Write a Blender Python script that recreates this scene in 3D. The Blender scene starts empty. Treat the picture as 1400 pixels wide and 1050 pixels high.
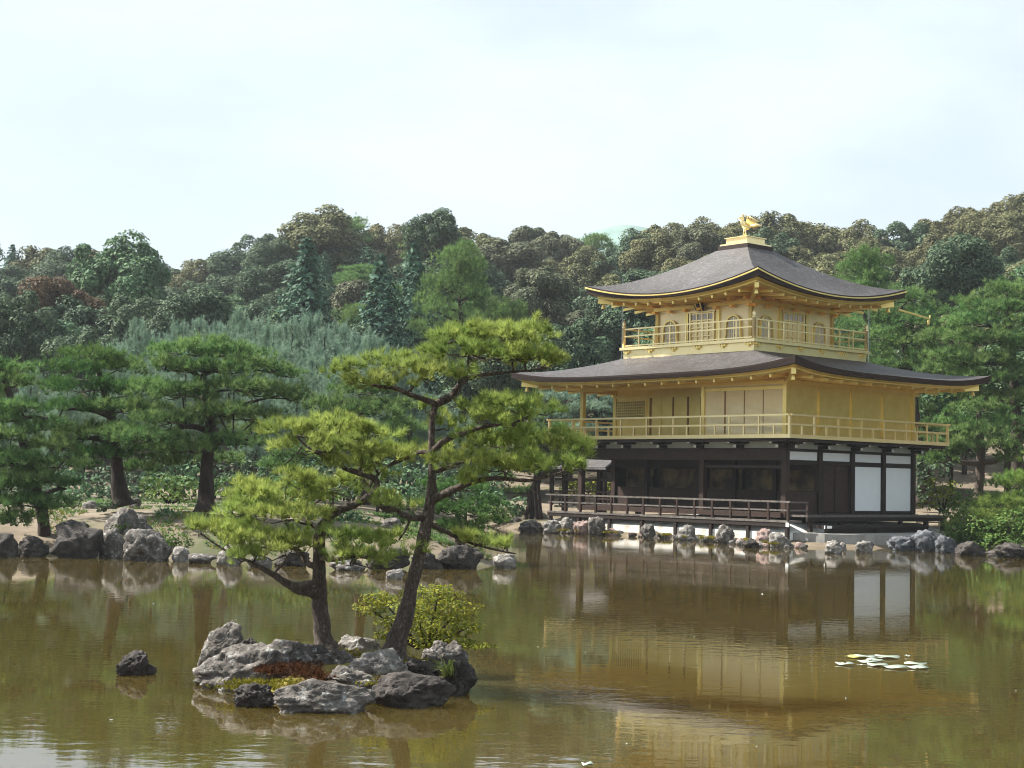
import bpy, math, random
import numpy as np
from mathutils import Vector, Matrix, noise

# ------------------------------------------------------------------ camera, sky, sun, exposure
S = bpy.context.scene
COL = S.collection
F_PX, PITCH, ROLL, CAM_Z = 2127.06, 0.0613, 0.021, 2.2955
cam_data = bpy.data.cameras.new("camera")
cam = bpy.data.objects.new("camera", cam_data)
COL.objects.link(cam)
cam_data.sensor_width = 36.0
cam_data.lens = F_PX / 1400 * 36.0
cam_data.clip_start = 0.1
cam_data.clip_end = 6000
cam.matrix_world = (Matrix.Translation((0, 0, CAM_Z)) @ Matrix.Rotation(math.pi / 2 + PITCH, 4, 'X')
                    @ Matrix.Rotation(ROLL, 4, 'Z'))
S.camera = cam

SUN_EL, SUN_AZ = math.radians(49), math.radians(163)       # azimuth counter-clockwise from +X
sun_dir = Vector((math.cos(SUN_EL) * math.cos(SUN_AZ), math.cos(SUN_EL) * math.sin(SUN_AZ), math.sin(SUN_EL)))
sun_data = bpy.data.lights.new("sun", 'SUN')
sun_data.energy = 5.0
sun_data.angle = math.radians(0.5)
sun_data.color = (1.0, 0.95, 0.86)
sun = bpy.data.objects.new("sun", sun_data)
COL.objects.link(sun)
sun.rotation_euler = (-sun_dir).to_track_quat('-Z', 'Y').to_euler()
sun.location = (-40, 0, 40)

world = bpy.data.worlds.new("World")
S.world = world
world.use_nodes = True
wn, wl = world.node_tree.nodes, world.node_tree.links
wn.clear()
w_out = wn.new('ShaderNodeOutputWorld')
w_bg = wn.new('ShaderNodeBackground')
w_bg.inputs['Strength'].default_value = 0.052
sky = wn.new('ShaderNodeTexSky')
sky.sky_type = 'NISHITA'
sky.sun_disc = False
sky.sun_elevation = SUN_EL
sky.sun_rotation = math.atan2(sun_dir.x, sun_dir.y)
sky.air_density = 1.0
sky.dust_density = 2.0
sky.ozone_density = 1.5
w_tc = wn.new('ShaderNodeTexCoord')
w_map = wn.new('ShaderNodeMapping')
w_map.inputs['Scale'].default_value = (3.2, 3.2, 7.5)
w_map.inputs['Location'].default_value = (0.35, 0.2, 0.1)
w_noise = wn.new('ShaderNodeTexNoise')
w_noise.inputs['Scale'].default_value = 1.3
w_noise.inputs['Detail'].default_value = 7
w_noise.inputs['Roughness'].default_value = 0.55
w_ramp = wn.new('ShaderNodeValToRGB')
w_ramp.color_ramp.elements[0].position = 0.42
w_ramp.color_ramp.elements[0].color = (0.74, 0.74, 0.74, 1)
w_ramp.color_ramp.elements[1].position = 0.68
w_ramp.color_ramp.elements[1].color = (1.0, 1.0, 1.0, 1)
w_mix = wn.new('ShaderNodeMix')
w_mix.data_type = 'RGBA'
w_mix.inputs[7].default_value = (6.6, 7.5, 8.0, 1)          # thin bright cloud and summer haze
wl.new(w_tc.outputs['Generated'], w_map.inputs['Vector'])
wl.new(w_map.outputs['Vector'], w_noise.inputs['Vector'])
wl.new(w_noise.outputs['Fac'], w_ramp.inputs['Fac'])
wl.new(w_ramp.outputs['Color'], w_mix.inputs[0])
wl.new(sky.outputs['Color'], w_mix.inputs[6])
wl.new(w_mix.outputs[2], w_bg.inputs['Color'])
wl.new(w_bg.outputs['Background'], w_out.inputs['Surface'])

S.view_settings.view_transform = 'Standard'
S.view_settings.look = 'None'
S.view_settings.exposure = 1.42
S.view_settings.gamma = 1.0
S.cycles.sample_clamp_indirect = 4.0
S.cycles.max_bounces = 8
S.cycles.filter_width = 1.05
S.cycles.use_denoising = True
S.cycles.denoising_prefilter = 'ACCURATE'
S.cycles.denoising_input_passes = 'RGB_ALBEDO_NORMAL'

# ------------------------------------------------------------------ helpers
rnd = random.Random(7)
RNG = np.random.default_rng(11)


def ray(px, py):
    xr, ur = (px - 700) / F_PX, -(py - 525) / F_PX
    c, s = math.cos(ROLL), math.sin(ROLL)
    r, up = c * xr - s * ur, s * xr + c * ur
    cp, sp = math.cos(PITCH), math.sin(PITCH)
    d, z = cp - sp * up, sp + cp * up
    return r / d, z / d


def P(px, py, depth):
    """point in the world seen at a place of the 1400 px picture, at a distance along the ground"""
    r, z = ray(px, py)
    return Vector((r * depth, depth, CAM_Z + z * depth))


def on_level(px, py, z=0.0):
    r, zz = ray(px, py)
    d = (z - CAM_Z) / zz
    return Vector((r * d, d, z))


def thing(o, label, cat, group=None):
    o['label'] = label
    o['category'] = cat
    if group:
        o['group'] = group
    return o


def empty(name, loc=(0, 0, 0), rz=0.0):
    o = bpy.data.objects.new(name, None)
    o.empty_display_size = 0.3
    o.location = loc
    o.rotation_euler = (0, 0, rz)
    COL.objects.link(o)
    return o


def kind(o, k):
    o['kind'] = k
    return o


def np_mesh(name, V, Fc, mat, smooth=False, tint=None):
    me = bpy.data.meshes.new(name)
    V = np.ascontiguousarray(V, dtype=np.float32)
    Fc = np.ascontiguousarray(Fc, dtype=np.int32)
    n, k = Fc.shape
    me.vertices.add(len(V))
    me.vertices.foreach_set('co', V.ravel())
    me.loops.add(n * k)
    me.loops.foreach_set('vertex_index', Fc.ravel())
    me.polygons.add(n)
    me.polygons.foreach_set('loop_start', np.arange(0, n * k, k, dtype=np.int32))
    if smooth:
        me.polygons.foreach_set('use_smooth', np.ones(n, dtype=bool))
    if tint is not None:
        a = me.attributes.new('tint', 'FLOAT', 'POINT')
        a.data.foreach_set('value', np.ascontiguousarray(tint, dtype=np.float32))
    me.update(calc_edges=True)
    me.validate()
    me.materials.append(mat)
    return me


def link(name, me, parent=None):
    o = bpy.data.objects.new(name, me)
    COL.objects.link(o)
    if parent:
        o.parent = parent
    return o


class MB:
    """collects boxes, bars, tubes and sheets and links them as one mesh object"""

    def __init__(self):
        self.v, self.f = [], []

    def add(self, vs, fs):
        b = len(self.v)
        self.v += [tuple(p) for p in vs]
        self.f += [tuple(b + i for i in q) for q in fs]

    def box(self, x0, x1, y0, y1, z0, z1):
        x0, x1 = sorted((x0, x1)); y0, y1 = sorted((y0, y1)); z0, z1 = sorted((z0, z1))
        self.add([(x0, y0, z0), (x1, y0, z0), (x1, y1, z0), (x0, y1, z0),
                  (x0, y0, z1), (x1, y0, z1), (x1, y1, z1), (x0, y1, z1)],
                 [(0, 3, 2, 1), (4, 5, 6, 7), (0, 1, 5, 4), (1, 2, 6, 5), (2, 3, 7, 6), (3, 0, 4, 7)])

    def tube(self, pts, radii, sides=8, cap=True, wob=0.0):
        pts = [Vector(p) for p in pts]
        n = len(pts)
        if not hasattr(radii, '__len__'):
            radii = [radii] * n
        rings = []
        up = None
        for i, p in enumerate(pts):
            t = (pts[min(i + 1, n - 1)] - pts[max(i - 1, 0)])
            t = t.normalized() if t.length > 1e-9 else Vector((0, 0, 1))
            if up is None:
                a = Vector((1, 0, 0)) if abs(t.x) < 0.8 else Vector((0, 1, 0))
                up = (a - t * a.dot(t)).normalized()
            else:
                up = (up - t * up.dot(t)).normalized()
            side = t.cross(up)
            ring = []
            for k in range(sides):
                an = 2 * math.pi * k / sides
                dr = up * math.cos(an) + side * math.sin(an)
                rr = radii[i]
                if wob:
                    q = p + dr * rr
                    rr *= 1 + wob * (noise.noise(q * (0.9 / max(radii[0], 0.02))) + 0.6 * noise.noise(q * (2.3 / max(radii[0], 0.02))))
                ring.append(p + dr * rr)
            rings.append(ring)
        vs = [q for r in rings for q in r]
        fs = []
        for i in range(n - 1):
            for k in range(sides):
                a, b = i * sides + k, i * sides + (k + 1) % sides
                fs.append((a, b, b + sides, a + sides))
        if cap:
            fs.append(tuple(range(sides - 1, -1, -1)))
            fs.append(tuple((n - 1) * sides + k for k in range(sides)))
        self.add(vs, fs)

    def bar(self, p, q, w, h):
        """box beam from p to q, w wide across, h tall"""
        p, q = Vector(p), Vector(q)
        t = (q - p).normalized()
        s = t.cross(Vector((0, 0, 1)))
        s = s.normalized() if s.length > 1e-6 else Vector((1, 0, 0))
        u = s.cross(t)
        vs = []
        for c in (p, q):
            for a, b in ((-1, -1), (1, -1), (1, 1), (-1, 1)):
                vs.append(c + s * (a * w / 2) + u * (b * h / 2))
        self.add(vs, [(0, 1, 2, 3), (7, 6, 5, 4), (0, 4, 5, 1), (1, 5, 6, 2), (2, 6, 7, 3), (3, 7, 4, 0)])

    def lathe(self, c, prof, sides=10):
        c = Vector(c)
        vs, fs = [], []
        for r, z in prof:
            for k in range(sides):
                an = 2 * math.pi * k / sides
                vs.append(c + Vector((r * math.cos(an), r * math.sin(an), z)))
        for i in range(len(prof) - 1):
            for k in range(sides):
                a, b = i * sides + k, i * sides + (k + 1) % sides
                fs.append((a, b, b + sides, a + sides))
        fs.append(tuple(range(sides - 1, -1, -1)))
        fs.append(tuple((len(prof) - 1) * sides + k for k in range(sides)))
        self.add(vs, fs)

    def prism(self, outline, ext):
        """outline: list of points; ext: extrusion vector"""
        n = len(outline)
        e = Vector(ext)
        vs = [Vector(p) for p in outline] + [Vector(p) + e for p in outline]
        fs = [tuple(range(n - 1, -1, -1)), tuple(range(n, 2 * n))]
        for i in range(n):
            j = (i + 1) % n
            fs.append((i, j, n + j, n + i))
        self.add(vs, fs)

    def build(self, name, mat, parent=None, smooth=False):
        me = bpy.data.meshes.new(name)
        me.from_pydata(self.v, [], self.f)
        if smooth:
            me.polygons.foreach_set('use_smooth', np.ones(len(me.polygons), dtype=bool))
        me.update()
        me.materials.append(mat)
        return link(name, me, parent)


def spline(pts, n=6):
    """Catmull-Rom through points given as tuples of any length"""
    pts = [np.array(p, float) for p in pts]
    out = []
    for i in range(len(pts) - 1):
        p0, p1, p2, p3 = pts[max(i - 1, 0)], pts[i], pts[i + 1], pts[min(i + 2, len(pts) - 1)]
        for k in range(n):
            t = k / n
            out.append(0.5 * ((2 * p1) + (-p0 + p2) * t + (2 * p0 - 5 * p1 + 4 * p2 - p3) * t * t + (-p0 + 3 * p1 - 3 * p2 + p3) * t ** 3))
    out.append(pts[-1])
    return out


# ------------------------------------------------------------------ materials
def new_mat(name):
    m = bpy.data.materials.new(name)
    m.use_nodes = True
    nt = m.node_tree
    nt.nodes.clear()
    out = nt.nodes.new('ShaderNodeOutputMaterial')
    bs = nt.nodes.new('ShaderNodeBsdfPrincipled')
    nt.links.new(bs.outputs['BSDF'], out.inputs['Surface'])
    return m, nt, bs, out


def ramp_noise(nt, scale, stops, detail=6, rough=0.6, coord='Object', stretch=(1, 1, 1)):
    tc = nt.nodes.new('ShaderNodeTexCoord')
    mp = nt.nodes.new('ShaderNodeMapping')
    mp.inputs['Scale'].default_value = stretch
    nz = nt.nodes.new('ShaderNodeTexNoise')
    nz.inputs['Scale'].default_value = scale
    nz.inputs['Detail'].default_value = detail
    nz.inputs['Roughness'].default_value = rough
    cr = nt.nodes.new('ShaderNodeValToRGB')
    el = cr.color_ramp.elements
    while len(el) < len(stops):
        el.new(0.5)
    for e, (p, c) in zip(el, stops):
        e.position = p
        e.color = (*c, 1)
    nt.links.new(tc.outputs[coord], mp.inputs['Vector'])
    nt.links.new(mp.outputs['Vector'], nz.inputs['Vector'])
    nt.links.new(nz.outputs['Fac'], cr.inputs['Fac'])
    return cr, nz, mp


def add_bump(nt, bs, height, strength, dist=0.02):
    b = nt.nodes.new('ShaderNodeBump')
    b.inputs['Strength'].default_value = strength
    b.inputs['Distance'].default_value = dist
    nt.links.new(height, b.inputs['Height'])
    nt.links.new(b.outputs['Normal'], bs.inputs['Normal'])
    return b


def surf(name, stops, scale=3.0, rough=0.7, metal=0.0, bump=0.2, dist=0.02, stretch=(1, 1, 1), detail=6, spec=0.4, coord='Object'):
    m, nt, bs, _ = new_mat(name)
    cr, nz, mp = ramp_noise(nt, scale, stops, detail, 0.62, coord, stretch)
    nt.links.new(cr.outputs['Color'], bs.inputs['Base Color'])
    bs.inputs['Roughness'].default_value = rough
    bs.inputs['Metallic'].default_value = metal
    bs.inputs['Specular IOR Level'].default_value = spec
    if bump:
        add_bump(nt, bs, nz.outputs['Fac'], bump, dist)
    return m


def leaf_mat(name, dark, light, trans=0.3, tint=False, hue_var=0.25):
    m, nt, bs, out = new_mat(name)
    N, L = nt.nodes, nt.links
    if tint:
        src = N.new('ShaderNodeAttribute')
        src.attribute_name = 'tint'
        fac = src.outputs['Fac']
    else:
        src = N.new('ShaderNodeNewGeometry')
        fac = src.outputs['Random Per Island']
    cr = N.new('ShaderNodeValToRGB')
    cr.color_ramp.elements[0].color = (*dark, 1)
    cr.color_ramp.elements[1].color = (*light, 1)
    L.new(fac, cr.inputs['Fac'])
    # growth differs from clump to clump
    tc = N.new('ShaderNodeTexCoord')
    nz = N.new('ShaderNodeTexNoise')
    nz.inputs['Scale'].default_value = 0.45
    nz.inputs['Detail'].default_value = 2
    L.new(tc.outputs['Object'], nz.inputs['Vector'])
    oi = N.new('ShaderNodeObjectInfo')
    hs = N.new('ShaderNodeHueSaturation')
    mr = N.new('ShaderNodeMapRange')
    mr.inputs['From Min'].default_value = 0.3
    mr.inputs['From Max'].default_value = 0.7
    mr.inputs['To Min'].default_value = 1 - hue_var
    mr.inputs['To Max'].default_value = 1 + hue_var
    L.new(nz.outputs['Fac'], mr.inputs['Value'])
    mr2 = N.new('ShaderNodeMapRange')
    mr2.inputs['To Min'].default_value = 0.485
    mr2.inputs['To Max'].default_value = 0.515
    L.new(oi.outputs['Random'], mr2.inputs['Value'])
    L.new(mr2.outputs['Result'], hs.inputs['Hue'])
    L.new(mr.outputs['Result'], hs.inputs['Value'])
    L.new(cr.outputs['Color'], hs.inputs['Color'])
    L.new(hs.outputs['Color'], bs.inputs['Base Color'])
    bs.inputs['Roughness'].default_value = 0.65
    bs.inputs['Specular IOR Level'].default_value = 0.10
    tr = N.new('ShaderNodeBsdfTranslucent')
    L.new(hs.outputs['Color'], tr.inputs['Color'])
    mx = N.new('ShaderNodeMixShader')
    mx.inputs['Fac'].default_value = trans
    L.new(bs.outputs['BSDF'], mx.inputs[1])
    L.new(tr.outputs['BSDF'], mx.inputs[2])
    L.new(mx.outputs['Shader'], out.inputs['Surface'])
    return m


def rock_mat(name, c0, c1, c2, lichen=(0.42, 0.42, 0.40), lich=0.62):
    m, nt, bs, _ = new_mat(name)
    N, L = nt.nodes, nt.links
    cr, nz, mp = ramp_noise(nt, 4.5, [(0.30, c0), (0.52, c1), (0.72, c2)], 9, 0.68)
    nz2 = N.new('ShaderNodeTexNoise')
    nz2.inputs['Scale'].default_value = 9
    nz2.inputs['Detail'].default_value = 8
    nz2.inputs['Roughness'].default_value = 0.7
    L.new(mp.outputs['Vector'], nz2.inputs['Vector'])
    lr = N.new('ShaderNodeValToRGB')
    lr.color_ramp.elements[0].position = lich - 0.06
    lr.color_ramp.elements[0].color = (0, 0, 0, 1)
    lr.color_ramp.elements[1].position = lich + 0.05
    lr.color_ramp.elements[1].color = (1, 1, 1, 1)
    L.new(nz2.outputs['Fac'], lr.inputs['Fac'])
    mx = N.new('ShaderNodeMix')
    mx.data_type = 'RGBA'
    mx.inputs[7].default_value = (*lichen, 1)
    L.new(lr.outputs['Color'], mx.inputs[0])
    L.new(cr.outputs['Color'], mx.inputs[6])
    L.new(mx.outputs[2], bs.inputs['Base Color'])
    bs.inputs['Roughness'].default_value = 0.82
    bs.inputs['Specular IOR Level'].default_value = 0.3
    vo = N.new('ShaderNodeTexVoronoi')
    vo.feature = 'DISTANCE_TO_EDGE'
    vo.inputs['Scale'].default_value = 3.2
    wv = N.new('ShaderNodeVectorMath')
    wv.operation = 'ADD'
    nzc = N.new('ShaderNodeTexNoise')
    nzc.inputs['Scale'].default_value = 3
    nzc.inputs['Detail'].default_value = 5
    L.new(mp.outputs['Vector'], nzc.inputs['Vector'])
    L.new(mp.outputs['Vector'], wv.inputs[0])
    L.new(nzc.outputs['Color'], wv.inputs[1])
    L.new(wv.outputs['Vector'], vo.inputs['Vector'])
    cl = N.new('ShaderNodeMath')
    cl.operation = 'MINIMUM'
    cl.inputs[1].default_value = 0.12
    L.new(vo.outputs['Distance'], cl.inputs[0])
    ad = N.new('ShaderNodeMath')
    ad.operation = 'MULTIPLY_ADD'
    ad.inputs[1].default_value = 2.2
    L.new(cl.outputs['Value'], ad.inputs[0])
    L.new(nz2.outputs['Fac'], ad.inputs[2])
    add_bump(nt, bs, ad.outputs['Value'], 0.75, 0.06)
    return m


GOLD = surf('gold_leaf', [(0.3, (0.77, 0.585, 0.185)), (0.7, (0.86, 0.68, 0.27))], 2.0, 0.38, 0.8, 0.05, 0.01, spec=0.5)


def ribbed_gold():
    m, nt, bs, _ = new_mat('gold_boarding')
    cr, nz, mp = ramp_noise(nt, 1.6, [(0.3, (0.84, 0.70, 0.40)), (0.7, (0.92, 0.80, 0.52))])
    nt.links.new(cr.outputs['Color'], bs.inputs['Base Color'])
    bs.inputs['Metallic'].default_value = 0.5
    bs.inputs['Roughness'].default_value = 0.42
    wv = nt.nodes.new('ShaderNodeTexWave')
    wv.bands_direction = 'Z'
    wv.inputs['Scale'].default_value = 7.0
    wv.inputs['Distortion'].default_value = 0.6
    nt.links.new(mp.outputs['Vector'], wv.inputs['Vector'])
    add_bump(nt, bs, wv.outputs['Fac'], 0.35, 0.02)
    return m


GOLD_BOARD = ribbed_gold()  # paler than the east gold: the bright south light is put into the colour
GOLD_WALL = surf('gold_wall', [(0.3, (0.84, 0.70, 0.40)), (0.7, (0.92, 0.79, 0.50))], 1.3, 0.42, 0.5, 0.04, 0.01)
GOLD_SOFFIT = surf('gold_soffit', [(0.3, (0.84, 0.46, 0.11)), (0.7, (0.92, 0.54, 0.16))], 3.0, 0.42, 0.75, 0.05)  # deep orange of the shade under the eaves is put into this colour
GOLD_PALE = surf('pale_gold', [(0.3, (0.84, 0.68, 0.35)), (0.7, (0.92, 0.77, 0.44))], 2.0, 0.36, 0.75, 0)
GOLD_BROWN = surf('shade_gold', [(0.3, (0.22, 0.11, 0.03)), (0.7, (0.34, 0.18, 0.06))], 3.0, 0.5, 0.5, 0)  # orange-brown gold: shade painted into the battens and door stiles
DARK_WOOD = surf('dark_timber', [(0.3, (0.010, 0.006, 0.005)), (0.7, (0.026, 0.013, 0.010))], 4.0, 0.6, 0, 0.2, 0.01, (1, 1, 6))
BROWN_WOOD = surf('brown_timber', [(0.3, (0.020, 0.011, 0.008)), (0.7, (0.046, 0.022, 0.015))], 4.0, 0.6, 0, 0.2, 0.01)
DECK_WOOD = surf('weathered_deck', [(0.3, (0.050, 0.042, 0.037)), (0.7, (0.19, 0.168, 0.150))], 5.0, 0.6, 0, 0.3, 0.01, (1, 8, 1))
PLASTER = surf('white_plaster', [(0.3, (0.82, 0.84, 0.85)), (0.7, (0.88, 0.89, 0.90))], 2.0, 0.85, 0, 0.05)
PLASTER_BASE = surf('stained_plaster', [(0.34, (0.42, 0.38, 0.32)), (0.5, (0.66, 0.65, 0.61)), (0.7, (0.78, 0.79, 0.78))], 1.6, 0.9, 0, 0.3, 0.03, (1, 1, 2.5), 8)
PLASTER_GREY = surf('grey_plaster', [(0.3, (0.42, 0.45, 0.42)), (0.7, (0.55, 0.57, 0.54))], 2.0, 0.85, 0, 0.05)
WHITE_TIP = surf('white_paint', [(0.3, (0.78, 0.78, 0.76)), (0.7, (0.84, 0.84, 0.82))], 4.0, 0.7, 0, 0)
SCREEN = surf('lattice_paper', [(0.3, (0.55, 0.56, 0.58)), (0.7, (0.68, 0.69, 0.70))], 4.0, 0.8, 0, 0)
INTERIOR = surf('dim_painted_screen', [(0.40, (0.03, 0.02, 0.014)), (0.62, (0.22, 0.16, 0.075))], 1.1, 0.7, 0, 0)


def shingle_mat():
    m, nt, bs, _ = new_mat('bark_shingle')
    N, L = nt.nodes, nt.links
    cr, nz, mp = ramp_noise(nt, 6.0, [(0.40, (0.006, 0.005, 0.0055)), (0.5, (0.026, 0.023, 0.024)), (0.62, (0.125, 0.117, 0.120))], 10, 0.92)
    cr2, nz2, _ = ramp_noise(nt, 0.8, [(0.34, (0.62, 0.50, 0.46)), (0.66, (1.25, 1.25, 1.30))], 6, 0.7)
    mx = N.new('ShaderNodeMix')
    mx.data_type = 'RGBA'
    mx.blend_type = 'MULTIPLY'
    mx.inputs[0].default_value = 1
    L.new(cr.outputs['Color'], mx.inputs[6])
    L.new(cr2.outputs['Color'], mx.inputs[7])
    L.new(mx.outputs[2], bs.inputs['Base Color'])
    bs.inputs['Roughness'].default_value = 0.6
    bs.inputs['Specular IOR Level'].default_value = 0.45
    wv = N.new('ShaderNodeTexWave')
    wv.bands_direction = 'Z'
    wv.inputs['Scale'].default_value = 7.0
    wv.inputs['Distortion'].default_value = 1.2
    L.new(mp.outputs['Vector'], wv.inputs['Vector'])
    ad = N.new('ShaderNodeMath')
    ad.operation = 'ADD'
    L.new(wv.outputs['Fac'], ad.inputs[0])
    L.new(nz.outputs['Fac'], ad.inputs[1])
    add_bump(nt, bs, ad.outputs['Value'], 0.5, 0.03)
    return m


SHINGLE = shingle_mat()
SHINGLE_EDGE = surf('shingle_edge', [(0.3, (0.010, 0.005, 0.004)), (0.7, (0.034, 0.014, 0.009))], 6.0, 0.7, 0, 0.3, 0.01, (1, 1, 10))
ROCK = rock_mat('grey_rock', (0.032, 0.027, 0.023), (0.110, 0.098, 0.088), (0.29, 0.265, 0.245))
ROCK_DARK = rock_mat('dark_rock', (0.016, 0.013, 0.012), (0.046, 0.039, 0.035), (0.12, 0.105, 0.095), lich=0.74)
ROCK_PALE = rock_mat('pale_rock', (0.075, 0.065, 0.058), (0.20, 0.185, 0.17), (0.38, 0.36, 0.335), (0.55, 0.54, 0.52), 0.64)
ROCK_PINK = rock_mat('reddish_rock', (0.12, 0.075, 0.065), (0.27, 0.19, 0.17), (0.42, 0.34, 0.31))
ROCK_BLUE = rock_mat('bluish_rock', (0.03, 0.032, 0.036), (0.085, 0.09, 0.10), (0.20, 0.21, 0.23), lich=0.72)


def bark_mat():
    """plated bark with dark cracks"""
    m, nt, bs, _ = new_mat('pine_bark')
    N, L = nt.nodes, nt.links
    cr, nz, mp = ramp_noise(nt, 26.0, [(0.3, (0.075, 0.052, 0.040)), (0.55, (0.15, 0.112, 0.090)), (0.75, (0.27, 0.22, 0.185))], 8, 0.7, 'Object', (1, 1, 0.45))
    vo = N.new('ShaderNodeTexVoronoi')
    vo.feature = 'DISTANCE_TO_EDGE'
    vo.inputs['Scale'].default_value = 30
    wv = N.new('ShaderNodeVectorMath')
    wv.operation = 'MULTIPLY_ADD'
    wv.inputs[1].default_value = (0.14, 0.14, 0.14)
    L.new(nz.outputs['Color'], wv.inputs[0])
    L.new(mp.outputs['Vector'], wv.inputs[2])
    L.new(wv.outputs['Vector'], vo.inputs['Vector'])
    rp = N.new('ShaderNodeValToRGB')
    rp.color_ramp.elements[0].position = 0.02
    rp.color_ramp.elements[0].color = (0.30, 0.25, 0.22, 1)
    rp.color_ramp.elements[1].position = 0.11
    L.new(vo.outputs['Distance'], rp.inputs['Fac'])
    mx = N.new('ShaderNodeMix')
    mx.data_type = 'RGBA'
    mx.blend_type = 'MULTIPLY'
    mx.inputs[0].default_value = 1
    L.new(cr.outputs['Color'], mx.inputs[6])
    L.new(rp.outputs['Color'], mx.inputs[7])
    L.new(mx.outputs[2], bs.inputs['Base Color'])
    bs.inputs['Roughness'].default_value = 0.9
    cl = N.new('ShaderNodeMath')
    cl.operation = 'MINIMUM'
    cl.inputs[1].default_value = 0.2
    L.new(vo.outputs['Distance'], cl.inputs[0])
    ad = N.new('ShaderNodeMath')
    ad.operation = 'MULTIPLY_ADD'
    ad.inputs[1].default_value = 3.0
    L.new(cl.outputs['Value'], ad.inputs[0])
    L.new(nz.outputs['Fac'], ad.inputs[2])
    add_bump(nt, bs, ad.outputs['Value'], 1.0, 0.02)
    return m


BARK = bark_mat()
BARK_DARK = surf('dark_bark', [(0.35, (0.020, 0.013, 0.010)), (0.7, (0.060, 0.042, 0.034))], 9.0, 0.9, 0, 0.8, 0.04, (1, 1, 0.3))
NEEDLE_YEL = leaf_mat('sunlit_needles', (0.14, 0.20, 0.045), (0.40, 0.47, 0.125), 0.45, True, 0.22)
NEEDLE_MID = leaf_mat('green_needles', (0.048, 0.115, 0.036), (0.200, 0.300, 0.100), 0.35, True, 0.25)
NEEDLE_LIT = leaf_mat('fresh_needles', (0.075, 0.145, 0.032), (0.24, 0.33, 0.080), 0.35, True, 0.2)
NEEDLE_DARK = leaf_mat('dark_needles', (0.038, 0.095, 0.028), (0.125, 0.215, 0.058), 0.3, True, 0.25)
NEEDLE_BLUE = leaf_mat('bluish_needles', (0.12, 0.20, 0.145), (0.28, 0.38, 0.28), 0.3, True, 0.2)
LEAF_OLIVE = leaf_mat('olive_leaves', (0.062, 0.072, 0.034), (0.215, 0.215, 0.105), 0.2)
LEAF_DARK = leaf_mat('dark_leaves', (0.030, 0.058, 0.036), (0.120, 0.170, 0.095), 0.2)
LEAF_GREEN = leaf_mat('green_leaves', (0.036, 0.092, 0.046), (0.140, 0.225, 0.110), 0.25)
LEAF_TEAL = leaf_mat('conifer_sprays', (0.026, 0.072, 0.048), (0.088, 0.160, 0.100), 0.2)
LEAF_RUST = leaf_mat('rusty_leaves', (0.070, 0.048, 0.030), (0.16, 0.110, 0.068), 0.25)
LEAF_GREY = leaf_mat('grey_green_leaves', (0.070, 0.085, 0.050), (0.16, 0.17, 0.105), 0.2)
LEAF_LIME = leaf_mat('lime_leaves', (0.10, 0.15, 0.018), (0.30, 0.31, 0.045), 0.4)
LEAF_SHRUB = leaf_mat('shrub_leaves', (0.040, 0.100, 0.022), (0.150, 0.215, 0.055), 0.3)
STONE = surf('cut_stone', [(0.3, (0.10, 0.095, 0.085)), (0.7, (0.24, 0.23, 0.21))], 6.0, 0.85, 0, 0.4)
CONCRETE = surf('worn_stone_paving', [(0.3, (0.20, 0.19, 0.18)), (0.7, (0.34, 0.33, 0.31))], 3.0, 0.8, 0, 0.25)
BAMBOO = surf('bamboo', [(0.3, (0.45, 0.36, 0.20)), (0.7, (0.58, 0.48, 0.30))], 5.0, 0.5, 0, 0.1)
LILY = surf('lily_leaf', [(0.3, (0.30, 0.36, 0.28)), (0.7, (0.50, 0.56, 0.46))], 5.0, 0.22, 0, 0.15, 0.01, spec=0.9)
LILY_YEL = surf('yellowed_lily_leaf', [(0.3, (0.42, 0.38, 0.08)), (0.7, (0.58, 0.52, 0.16))], 5.0, 0.3, 0, 0.15, 0.01, spec=0.8)
METAL_POLE = surf('grey_pole', [(0.3, (0.10, 0.11, 0.12)), (0.7, (0.16, 0.17, 0.18))], 5.0, 0.5, 0.3, 0)
MOSS = surf('yellow_moss', [(0.3, (0.10, 0.085, 0.010)), (0.7, (0.27, 0.22, 0.03))], 14.0, 0.95, 0, 1.0, 0.04)
RUST_MOSS = surf('russet_moss', [(0.3, (0.055, 0.020, 0.008)), (0.7, (0.17, 0.065, 0.022))], 16.0, 0.95, 0, 1.0, 0.04)
GRASS_BLADE = leaf_mat('grass_blades', (0.09, 0.14, 0.03), (0.26, 0.32, 0.10), 0.35)
RUST_BLADE = leaf_mat('russet_blades', (0.07, 0.025, 0.010), (0.22, 0.085, 0.028), 0.25)


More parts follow.
